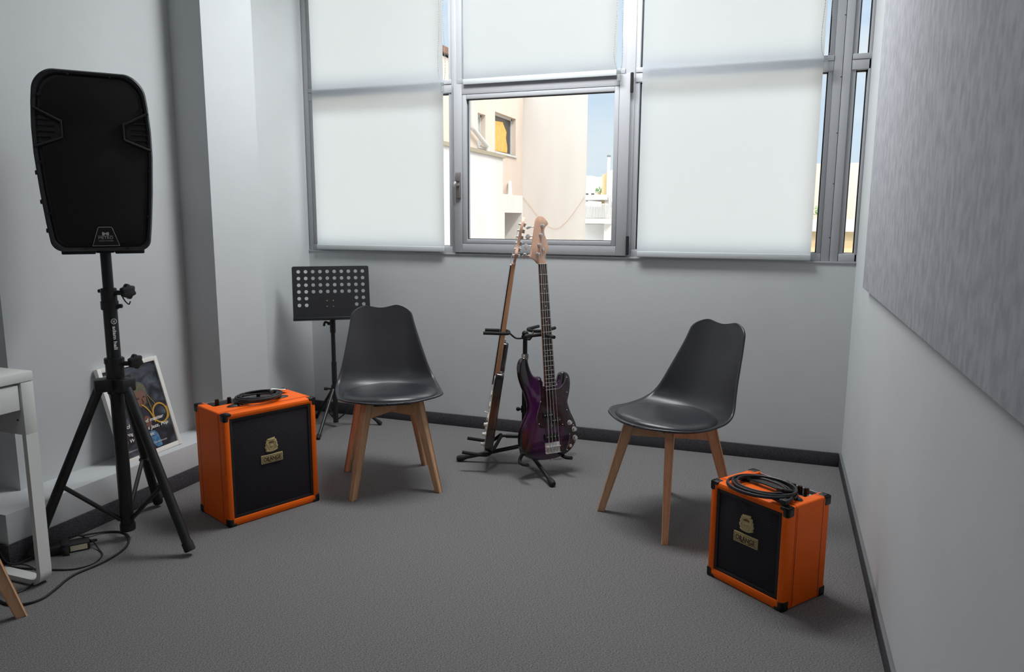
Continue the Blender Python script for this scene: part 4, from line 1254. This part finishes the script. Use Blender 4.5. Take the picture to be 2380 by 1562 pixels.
obj('nut', MB().box((-.0212, BS, -.0055), (.0212, BS + .004, .0022), .0008), WHITEP, bass)
headP = [(0.0205, 0.004), (0.017, 0.026), (0.019, 0.039), (0.027, 0.050), (0.037, 0.060), (0.041, 0.074), (0.040, 0.088), (0.036, 0.109), (0.030, 0.128), (0.024, 0.145), (0.023, 0.161), (0.028, 0.176), (0.037, 0.187), (0.047, 0.195), (0.042, 0.209), (0.030, 0.223), (0.017, 0.232), (0.005, 0.235), (-0.008, 0.232), (-0.016, 0.222), (-0.023, 0.200), (-0.035, 0.146), (-0.047, 0.094), (-0.057, 0.055), (-0.063, 0.034), (-0.048, 0.028), (-0.033, 0.017), (-0.021, 0.004)]
b = MB().prism(sp2(up(headP), 3), -.022, -.009, .0015)
hs = obj('headstock', b, MAPLEH, bass, ang=40)
posts = [(0.012, 0.188), (0.0, 0.143), (-0.012, 0.095), (-0.023, 0.051)]
rot = [1.25, .25, .15, .55]
for i, (x, y) in enumerate(posts):
    y += BS
    b = MB().cyl((x, y, -.009), (x, y, -.0065), .0085, 16, .0008).cyl((x, y, -.008), (x, y, .009), .0052, 14, .001)
    b.cyl((x, y, -.022), (x, y, -.030), .012, 16, .001)
    d = V((-1, -.12, 0)).normalized()
    ln = .034 + (.004 if i == 0 else 0)
    p1 = V((x, y, -.027)) + d * (ln + .008)
    b.cyl((x, y, -.027), p1, .0028, 10)
    # clover ear
    a = rot[i]
    E = frame(p1 + d * .016, d, V((0, math.cos(a), math.sin(a))))
    ear = [(-.016, 0), (-.009, .004), (-.004, .012), (.004, .0150), (.010, .012), (.0125, .006), (.017, 0.0), (.0125, -.006), (.010, -.012), (.004, -.0150), (-.004, -.012), (-.009, -.004)]
    b.prism(sp2(ear, 3), -.0018, .0018, .0008, M=E)
    obj('tuning_machine', b, CHROME, hs)
obj('string_tree', MB().cyl((.010, .073 + BS, -.009), (.010, .073 + BS, -.002), .0068, 14, .001), CHROME, hs)
nutx = [-.0150, -.0050, .0050, .0150]
for i in range(4):
    r = [.0015, .00125, .0010, .0008][i]
    px, py = posts[3 - i]
    b = MB().tube([(sx[i], -.915 + BS, .0005), (sx[i], -.889 + BS, .0028), (nutx[i], BS + .002, .0030), (px + .004, py + BS, -.0005)], r, 6)
    obj('string', b, STEELS, bass)
b = MB().cyl((-.118, -.441 + BS, -.035), (-.118, -.430 + BS, -.035), .006, 12, .001)
obj('strap_button', b, CHROME, bass)
obj('strap_button', MB().cyl((0, -.951 + BS, -.035), (0, -.963 + BS, -.035), .006, 12, .001), CHROME, bass)

# ------------------------------------------------------------------ six string guitar, seen edge-on
GB = .955
P = V((-1.2932, 3.4083, .69)); u = V((.3256, -.9455, 0)); v = V((.1398, .0481, .989)); n = V((-.9351, -.322, .1478))
Og = P + v * .333 + n * (-.006)
Mg = frame(Og - v * GB, u, v)
gt = thing('electric_guitar', 'brown sunburst electric guitar seen edge-on at the far side of the stand', 'electric guitar', M=Mg)
upg = lambda L: [(x, y + GB) for x, y in L]
gb = [(.028, -.545), (-.030, -.545), (-.040, -.525), (-.060, -.500), (-.078, -.468), (-.090, -.432), (-.104, -.408), (-.124, -.404), (-.142, -.420), (-.152, -.455), (-.148, -.500), (-.132, -.548), (-.120, -.596), (-.120, -.640), (-.136, -.690), (-.156, -.740), (-.166, -.795), (-.160, -.850), (-.138, -.900), (-.095, -.936), (-.040, -.952), (.020, -.952), (.080, -.938), (.126, -.905), (.152, -.855), (.158, -.800), (.146, -.745), (.126, -.695), (.114, -.650), (.116, -.610), (.128, -.572), (.136, -.545), (.130, -.525), (.112, -.518), (.090, -.530), (.068, -.548), (.046, -.556)]
b = MB().prism(sp2(upg(gb), 3), -.047, -.005, .009, 3)
obj('body', b, SUNB, gt, ang=50)
gp = [(.030, -.575), (.060, -.566), (.090, -.548), (.112, -.536), (.124, -.546), (.118, -.575), (.106, -.610), (.104, -.650), (.116, -.697), (.134, -.745), (.144, -.800), (.138, -.850), (.118, -.892), (.090, -.905), (.050, -.880), (.020, -.850), (-.060, -.850), (-.085, -.800), (-.085, -.700), (-.075, -.620), (-.060, -.560), (-.035, -.556), (-.031, -.590)]
pk = obj('pickguard', MB().prism(sp2(upg(gp), 3), -.0055, -.0025), WHITEP, gt, ang=30)
for y in (-.655, -.715, -.778):
    obj('pickup', MB().box((-.042, y - .009 + GB, -.003), (.042, y + .009 + GB, .005), .003), WHITEP, pk)
for x, y in ((.098, -.790), (.112, -.836), (.112, -.886)):
    b = MB().cyl((x, y + GB, -.003), (x, y + GB, .004), .0125, 18, .001).cyl((x, y + GB, .003), (x, y + GB, .016), .0085, 18, .0015)
    obj('control_knob', b, WHITEP, gt)
obj('selector_switch', MB().cyl((.085, -.735 + GB, -.003), (.088, -.730 + GB, .016), .0028, 10).ball((.088, -.730 + GB, .017), .005, n=10), WHITEP, gt)
b = MB().box((-.042, -.872 + GB, -.005), (.042, -.825 + GB, .006), .002)
obj('bridge', b, CHROME, gt)
obj('neck', solid_neck(.055, .042, -.560 + GB, GB + .010, 0.000, .0235, .020), MAPLE, gt, ang=50)
b = MB().prism([(-.021, GB), (.021, GB), (.028, -.600 + GB), (-.028, -.600 + GB)], 0.000, .0062, .0008)
gf = obj('fretboard', b, ROSEW, gt)
for k in range(1, 23):
    y = GB - .86 * (1 - 2 ** (-k / 12)); w = .021 + .007 * (GB - y) / .6
    if y > -.59 + GB:
        obj('fret', MB().tube([(-w, y, .0062), (w, y, .0062)], .0010, 6), STEELS, gf)
obj('nut', MB().box((-.0212, GB, 0), (.0212, GB + .004, .0090), .0008), WHITEP, gt)
hp = [(.021, .004), (.020, .022), (.030, .034), (.044, .044), (.052, .060), (.046, .078), (.036, .100), (.034, .150), (.034, .190), (.020, .225), (-.004, .240), (-.022, .236), (-.026, .215), (-.026, .180), (-.030, .120), (-.036, .060), (-.040, .040), (-.028, .024), (-.022, .004)]
hd_ = frame((0, 0, 0), (1, 0, 0), (0, math.cos(math.radians(-3)), math.sin(math.radians(-3))))
Mh = Matrix.Translation((0, GB, 0)) @ hd_ @ Matrix.Translation((0, -GB, 0))
h2 = obj('headstock', MB().prism(sp2(upg(hp), 3), -.018, -.004, .0015), MAPLEH, gt, ang=40, M=Mh)
for k in range(6):
    y = .050 + .031 * k + GB; x = -.016 + .004 * k - .004
    b = MB().cyl((x, y, -.004), (x, y, .008), .0050, 12, .001).cyl((x, y, -.004), (x, y, -.002), .0075, 12)
    b.box((x - .009, y - .010, -.031), (x + .009, y + .010, -.018), .003).cyl((x, y, -.025), (x - .038, y, -.025), .0024, 10)
    b.ball((x - .045, y, -.025), .0085, (1, .9, .45), 12)
    obj('tuning_machine', b, CHROME, h2, M=Mh)
for k in range(6):
    xb, xn = -.026 + .0104 * k, -.0175 + .007 * k
    y = .050 + .031 * k; px = -.020 + .004 * k
    b = MB().tube([(xb, -.848 + GB, .008), (xn, GB + .002, .0095), (px, y + GB, .004 - y * .05)], .0006, 5)
    obj('string', b, STEELS, gt)
obj('strap_button', MB().cyl((-.124, -.404 + GB, -.026), (-.124, -.392 + GB, -.026), .0055, 12, .001).cyl((-.124, -.394 + GB, -.026), (-.124, -.390 + GB, -.026), .0085, 12, .001), CHROME, gt)
obj('output_jack', MB().box((.080, -.915 + GB, -.006), (.100, -.880 + GB, -.003), .001), CHROME, gt)

# ------------------------------------------------------------------ outside
STUC = mat('cream_stucco', srgb(198, 192, 186), .9, noise=(1.2, srgb(205, 199, 194), (1, 1, .25)))
STUCP = mat('pink_stucco', srgb(204, 187, 173), .9, noise=(1.5, srgb(211, 195, 182), (1, 1, .3)))
WHITEB = mat('white_render', srgb(198, 196, 192), .9)
OCHRE = mat('ochre_render', srgb(206, 180, 140), .9)
CARD = mat('cardboard', srgb(226, 178, 98), .8, noise=(6, srgb(214, 160, 80), (1, 1, 1)))
DARKW = mat('dark_opening', (.05, .045, .042, 1), .3)
ROOF = mat('brown_eave', srgb(120, 84, 62), .8)
GREEN = mat('leaf_green', (.10, .24, .03, 1), .7)
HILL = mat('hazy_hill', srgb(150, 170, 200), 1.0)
GROUND = mat('street', (.62, .63, .64, 1), .95)
GZ = -12.0
struct('ground', MB().box((-400, YW + 1.5, GZ - .5), (400, 900, GZ)), GROUND, smooth=False)
X0 = -9.684
bl = thing('apartment_building', 'cream apartment building right outside the opening window', 'building', M=at(-8.5, 28, GZ))
# wing whose side wall carries the windows, with real openings
def wall_openings(mb, x, y0, y1, z0, z1, holes, th=.4):
    ys = sorted({y0, y1, *[h[0] for h in holes], *[h[1] for h in holes]})
    zs = sorted({z0, z1, *[h[2] for h in holes], *[h[3] for h in holes]})
    for a, c in zip(ys, ys[1:]):
        for e_, g_ in zip(zs, zs[1:]):
            cy_, cz_ = (a + c) / 2, (e_ + g_) / 2
            if any(h[0] < cy_ < h[1] and h[2] < cz_ < h[3] for h in holes): continue
            mb.box((x - th, a, e_), (x, c, g_))
hA = (24.98, 27.15, 3.55, 4.92); hB = (23.40, 24.08, 3.60, 4.68); hC = (23.30, 26.3, -1.2, 1.40)
b = MB(); wall_openings(b, X0, 14.0, 28.0, GZ, 6.02, [hA, hB, hC])
b.box((-20, 14, GZ), (X0 - .9, 28, 5.9))
wpart(bl, 'side_wall', b, STUCP, smooth=False)
b = MB().prism([(-20, 28.0), (-7.13, 28.0), (-10.4, 40.5), (-20, 40.5)], GZ, 5.95).box((-20, 13.9, 5.95), (X0 + .0, 28, 6.05))
wpart(bl, 'front_wall', b, STUC, smooth=False)
wpart(bl, 'roof_edge', MB().box((-20, 13.9, 6.02), (X0 + .10, 28.1, 6.20)), ROOF, smooth=False)
for h, dk_ in ((hA, True), (hB, False), (hC, False)):
    fr = MB(); x = X0 - .22
    y0, y1, z0, z1 = h
    t_ = .07
    fr.box((x, y0, z0), (x + .06, y0 + t_ * 3, z1)).box((x, y1 - t_, z0), (x + .06, y1, z1)).box((x, y0, z0), (x + .06, y1, z0 + t_)).box((x, y0, z1 - t_), (x + .06, y1, z1))
    wf = wpart(bl, 'window', fr, WHITEB, smooth=False)
    wpart(bl, 'pane', MB().box((x - .02, y0, z0), (x + .01, y1, z1)), DARKW if dk_ else WHITEB, parent=wf, smooth=False)
    wpart(bl, 'sill', MB().box((X0 - .25, y0 - .05, z0 - .06), (X0 + .06, y1 + .05, z0)), WHITEB, parent=wf, smooth=False)
    if dk_:
        xx = x + .02
        P_ = [(y0 + .22, z0 + .08), (y0 + 1.72, z0 + .10), (y0 + 1.74, z0 + .30), (y0 + 1.58, z0 + .62), (y0 + 1.66, z0 + .84), (y0 + 1.30, z0 + 1.10), (y0 + 1.28, z0 + 1.16), (y0 + .9, z0 + 1.14), (y0 + .3, z0 + 1.10)]
        cbm = MB().prism(P_, 0, .02, M=Matrix(((0, 0, 1, xx), (1, 0, 0, 0), (0, 1, 0, 0), (0, 0, 0, 1))))
        wpart(bl, 'cardboard_sheet', cbm, CARD, parent=wf, smooth=False)
# lower blocks against the side wall
XLb = X0 + 1.8
b = MB().box((X0 - .1, 14.2, GZ), (XLb, 20.98, 2.98)); wpart(bl, 'lower_wing', b, STUC, smooth=False)
b = MB().box((X0, 14.2, 2.98), (XLb + .06, 21.02, 3.08)); wpart(bl, 'parapet', b, mat('weathered_coping', srgb(150, 138, 118), .9), smooth=False)
b = MB(); wall_openings(b, X0 + 1.0, 20.98, 25.1, GZ, 2.02, [(23.30, 25.02, -1.2, 1.42)], 1.0); wpart(bl, 'lower_block', b, STUC, smooth=False)
b = MB().tube(spline([(X0 + .16, 22.53, 6.0), (X0 + .16, 22.53, 4.9), (X0 + .16, 22.53, 4.15), (X0 + .16, 22.68, 4.05), (X0 + .16, 23.7, 3.68), (X0 + .16, 23.86, 3.58), (X0 + .16, 23.86, 3.3), (X0 + .16, 23.86, 2.2)], 4), .075, 12)
wpart(bl, 'drainpipe', b, WHITEB)
b = MB().cyl((X0, 26.5, 2.55), (X0 + .45, 25.3, 2.05), .07, 12).ball((X0 + .47, 25.25, 2.03), .10, n=12)
wpart(bl, 'waste_pipe', b, WHITEB)
YQ = 27.96
b = MB().tube(spline([(-9.66, YQ, 2.06), (-9.3, YQ, 1.65), (-8.95, YQ, 1.25), (-8.7, YQ, 1.02), (-8.4, YQ, .86), (-8.1, YQ, .92), (-7.75, YQ, 1.25), (-7.45, YQ, 1.65), (-7.18, YQ, 2.05)], 5), .006, 6)
wpart(bl, 'facade_cable', b, mat('rusty_cable', srgb(205, 165, 130), .8))

# house with a balcony further off
k2 = 2.0
Q = lambda x, z, Y=60: (x * k2, Y, 1.25 + (z - 1.25) * k2)
hb = thing('house', 'pale house with a railed balcony and roof chimney', 'building', M=at(-13.5, 64, GZ))
def qbox(x0, z0, x1, z1, Y0, Y1):
    a = Q(x0, z0); c = Q(x1, z1)
    return (a[0], Y0, a[2]), (c[0], Y1, c[2])
wpart(hb, 'wall', MB().box((-17.5, 61.5, GZ), (-13.2, 68, 2.2)).box((-13.75, 60.2, GZ), (-11, 68, 2.9)), STUC, smooth=False)
lo, hi = qbox(-7.9, 1.985, -6.74, 2.19, 60, 68); wpart(hb, 'roof_slab', MB().box(lo, hi), WHITEB, smooth=False)
lo, hi = qbox(-7.9, 1.025, -6.55, 1.235, 59.6, 62); wpart(hb, 'balcony_slab', MB().box(lo, hi), STUC, smooth=False)
b = MB()
lo, hi = qbox(-7.9, 1.79, -6.65, 1.83, 59.6, 59.7); b.box(lo, hi)
for k in range(26):
    x = -15.6 + k * .095
    b.box((x, 59.62, 1.27), (x + .05, 59.68, 2.38))
wpart(hb, 'balcony_railing', b, WHITEB, smooth=False)
lo, hi = qbox(-7.9, .3, -6.84, 1.0, 61.3, 61.6); wpart(hb, 'shutter', MB().box(lo, hi), WHITEB, smooth=False)
b = MB().prism([(-14.2, 2.0), (-14.2, 4.75), (-13.6, 5.0), (-13.6, 2.0)], 0, 3, M=Matrix(((1, 0, 0, 0), (0, 0, -1, 64), (0, 1, 0, 0), (0, 0, 0, 1))))
wpart(hb, 'stair_tower', b, OCHRE, smooth=False)
b = MB().prism([(-13.7, 2.0), (-13.7, 4.95), (-12.2, 5.6), (-12.2, 2.0)], 0, 3, M=Matrix(((1, 0, 0, 0), (0, 0, -1, 63.6), (0, 1, 0, 0), (0, 0, 0, 1))))
wpart(hb, 'stair_tower', b, WHITEB, smooth=False)
b = MB().cyl((-13.62, 60.8, 4.4), (-13.62, 60.8, 6.2), .12, 14); chm = wpart(hb, 'chimney', b, WHITEB)
wpart(hb, 'chimney_cap', MB().ball((-13.62, 60.8, 6.25), .17, (1, 1, .7), 14), TRIMG, parent=chm)
b = MB().tube([(-13.45, 59.9, 3.1), (-13.3, 59.9, 3.1), (-13.25, 59.9, 1.9)], .06, 8).tube([(-13.2, 59.9, 3.2), (-13.1, 59.9, 2.55), (-12.8, 59.9, 2.5)], .06, 8)
wpart(hb, 'drainpipe', b, WHITEB)

def far_block(label, boxes, winpts=(), extra=None):
    c0 = boxes[0][0]; c1 = boxes[0][1]
    t_ = thing('distant_building', label, 'building', M=at((c0[0] + c1[0]) / 2, (c0[1] + c1[1]) / 2, GZ))
    for lo, hi, m_ in boxes:
        wpart(t_, 'wall', MB().box(lo, hi), m_, smooth=False)
    for lo, hi in winpts:
        wpart(t_, 'window', MB().box(lo, hi), DARKW, smooth=False)
    return t_
far_block('distant white apartment block beside the hill', [((-26, 80, GZ), (-19.3, 95, 5.1), WHITEB), ((-26, 82, 4), (-20.3, 92, 5.9), WHITEB)],
          [((-20.45, 79.9, 3.1), (-20.1, 80.05, 3.9)), ((-19.75, 79.9, 3.5), (-19.45, 80.05, 3.9)), ((-20.4, 79.9, 2.1), (-20.1, 80.05, 2.5))])
far_block('beige block outside the narrow gap beside the long blind', [((-2.0, 25, GZ), (3.4, 34, 2.93), STUCP)])
far_block('low orange house with white parapet beyond the right gap', [((-3, 20, GZ), (3.2, 23.5, .55), OCHRE), ((-3, 19.9, .95), (3.3, 23.6, 1.25), WHITEB), ((-3, 20.1, .5), (3.2, 23.4, 1.0), OCHRE)])
far_block('pink tower block in the gap at the right wall', [((4.6, 60, GZ), (9, 70, 4.3), STUCP), ((4.3, 59, GZ), (6, 62, 3.0), WHITEB)], [((4.45, 58.95, 2.2), (4.6, 59.05, 2.5))])
def shrub(label, c, r, seed, n=160):
    rnd = random.Random(seed); b = MB()
    for i in range(n):
        d = V((rnd.gauss(0, 1), rnd.gauss(0, 1), rnd.gauss(0, .8))).normalized() * r * rnd.uniform(.4, 1)
        x = V((rnd.gauss(0, 1), rnd.gauss(0, 1), rnd.gauss(0, 1))).normalized(); y = x.orthogonal().normalized()
        p = V(c) + d; s_ = r * .16
        b.poly([p - x * s_, p - y * s_ * .5, p + x * s_, p + y * s_ * .5])
    t_ = thing('potted_shrub', label, 'plant', M=at(c[0], c[1], c[2] - r * 1.1))
    wpart(t_, 'foliage', b, GREEN, smooth=False)
    wpart(t_, 'pot', MB().cone((c[0], c[1], c[2] - r * 1.15), (c[0], c[1], c[2] - r * .5), r * .35, r * .5, 14), OCHRE)
shrub('green shrub on the roof edge in the right gap', (.86, 20.1, 1.446), .17, 4)
shrub('green shrub on the roof of the distant white block', (-14.55, 61.5, 3.54), .35, 5)
# hill on the horizon
b = MB(); rows = []
prof_ = [(-330, 8), (-260, 22), (-200, 44), (-165, 40), (-130, 52), (-102, 47), (-94, 50), (-80, 46), (-50, 30), (-20, 12), (20, -2), (60, -12)]
pr_ = spline([(x * 2.0, 0, z * 1.0) for x, z in prof_], 5)
rows = [[(p.x, 800, GZ) for p in pr_], [(p.x, 815, p.z * .6) for p in pr_], [(p.x, 840, p.z) for p in pr_], [(p.x, 890, GZ) for p in pr_]]
struct('hill', MB().grid(rows), HILL)

# ------------------------------------------------------------------ light
w = bpy.data.worlds.new('world'); sc.world = w; w.use_nodes = True
nt = w.node_tree
bg = nt.nodes['Background']; out = nt.nodes['World Output']
tc = nt.nodes.new('ShaderNodeTexCoord'); sep = nt.nodes.new('ShaderNodeSeparateXYZ')
nt.links.new(tc.outputs['Generated'], sep.inputs['Vector'])
rp = nt.nodes.new('ShaderNodeValToRGB')
els = rp.color_ramp.elements
els[0].position = 0.0; els[0].color = (.52, .59, .66, 1)
els[1].position = .34; els[1].color = (.40, .51, .66, 1)
e_ = els.new(.12); e_.color = (.47, .57, .67, 1)
nt.links.new(sep.outputs['Z'], rp.inputs['Fac'])
mp = nt.nodes.new('ShaderNodeMapping'); mp.inputs['Scale'].default_value = (1, 1, 3.2)
nz = nt.nodes.new('ShaderNodeTexNoise'); nz.inputs['Scale'].default_value = 2.6; nz.inputs['Detail'].default_value = 7; nz.inputs['Roughness'].default_value = .55
cr = nt.nodes.new('ShaderNodeValToRGB'); cr.color_ramp.elements[0].position = .46; cr.color_ramp.elements[1].position = .72
nt.links.new(tc.outputs['Generated'], mp.inputs['Vector']); nt.links.new(mp.outputs['Vector'], nz.inputs['Vector']); nt.links.new(nz.outputs['Fac'], cr.inputs['Fac'])
mx = nt.nodes.new('ShaderNodeMixRGB'); mx.inputs['Color2'].default_value = (.645, .655, .665, 1)
nt.links.new(cr.outputs['Color'], mx.inputs['Fac']); nt.links.new(rp.outputs['Color'], mx.inputs['Color1'])
# upper sky out of view, made brighter to light the blinds
mr = nt.nodes.new('ShaderNodeMapRange'); mr.interpolation_type = 'SMOOTHSTEP'; mr.inputs['From Min'].default_value = .33; mr.inputs['From Max'].default_value = .55
nt.links.new(sep.outputs['Z'], mr.inputs['Value'])
m2 = nt.nodes.new('ShaderNodeMixRGB'); m2.inputs['Color2'].default_value = (2.95, 2.95, 2.92, 1)
nt.links.new(mr.outputs['Result'], m2.inputs['Fac']); nt.links.new(mx.outputs['Color'], m2.inputs['Color1'])
nt.links.new(m2.outputs['Color'], bg.inputs['Color'])
bg.inputs['Strength'].default_value = 1.5
sun = bpy.data.lights.new('sun', 'SUN'); sun.energy = 1.6; sun.angle = .02; sun.color = (1.0, .965, .91)
so = bpy.data.objects.new('sun', sun); COL.objects.link(so)
sd = V((-.45, .55, -.62)).normalized()
so.rotation_euler = sd.to_track_quat('-Z', 'Y').to_euler()
so.location = (0, -5, 12)

# added fill lights on the unseen ceiling: wide near the window, square further back
def fill_light(name, lab, x, y, sx, sy, watts, col):
    t = thing('added_fill_panel', lab, 'added fill light', M=at(x, y, CZ))
    obj('housing', MB().box((-sx / 2 - .02, -sy / 2 - .02, -.03), (sx / 2 + .02, sy / 2 + .02, 0), .003), WHITEL, t)
    la = bpy.data.lights.new(name, 'AREA'); la.shape = 'RECTANGLE'; la.size = sx; la.size_y = sy; la.energy = watts; la.color = col
    lo = bpy.data.objects.new(name, la); COL.objects.link(lo); lo.location = (x, y, CZ - .033)
fill_light('fill_panel_lamp', 'wide added fill light panel on the ceiling by the window', -1.12, 3.28, 1.4, .45, 57.0, (.95, .975, 1.0))
fill_light('fill_panel_lamp', 'square added fill light panel further back in the room', -1.2, .2, .57, .57, 6.0, (.88, .94, 1.0))

# ------------------------------------------------------------------ view
sc.view_settings.view_transform = 'Standard'
sc.view_settings.look = 'None'
sc.view_settings.exposure = 0.0
sc.view_settings.gamma = 1.0
sc.view_settings.use_curve_mapping = False
cy = sc.cycles
cy.use_denoising = True
cy.max_bounces = 10; cy.diffuse_bounces = 6; cy.glossy_bounces = 4; cy.transparent_max_bounces = 12; cy.transmission_bounces = 6
cy.caustics_reflective = False; cy.caustics_refractive = False
cy.sample_clamp_indirect = 4.0
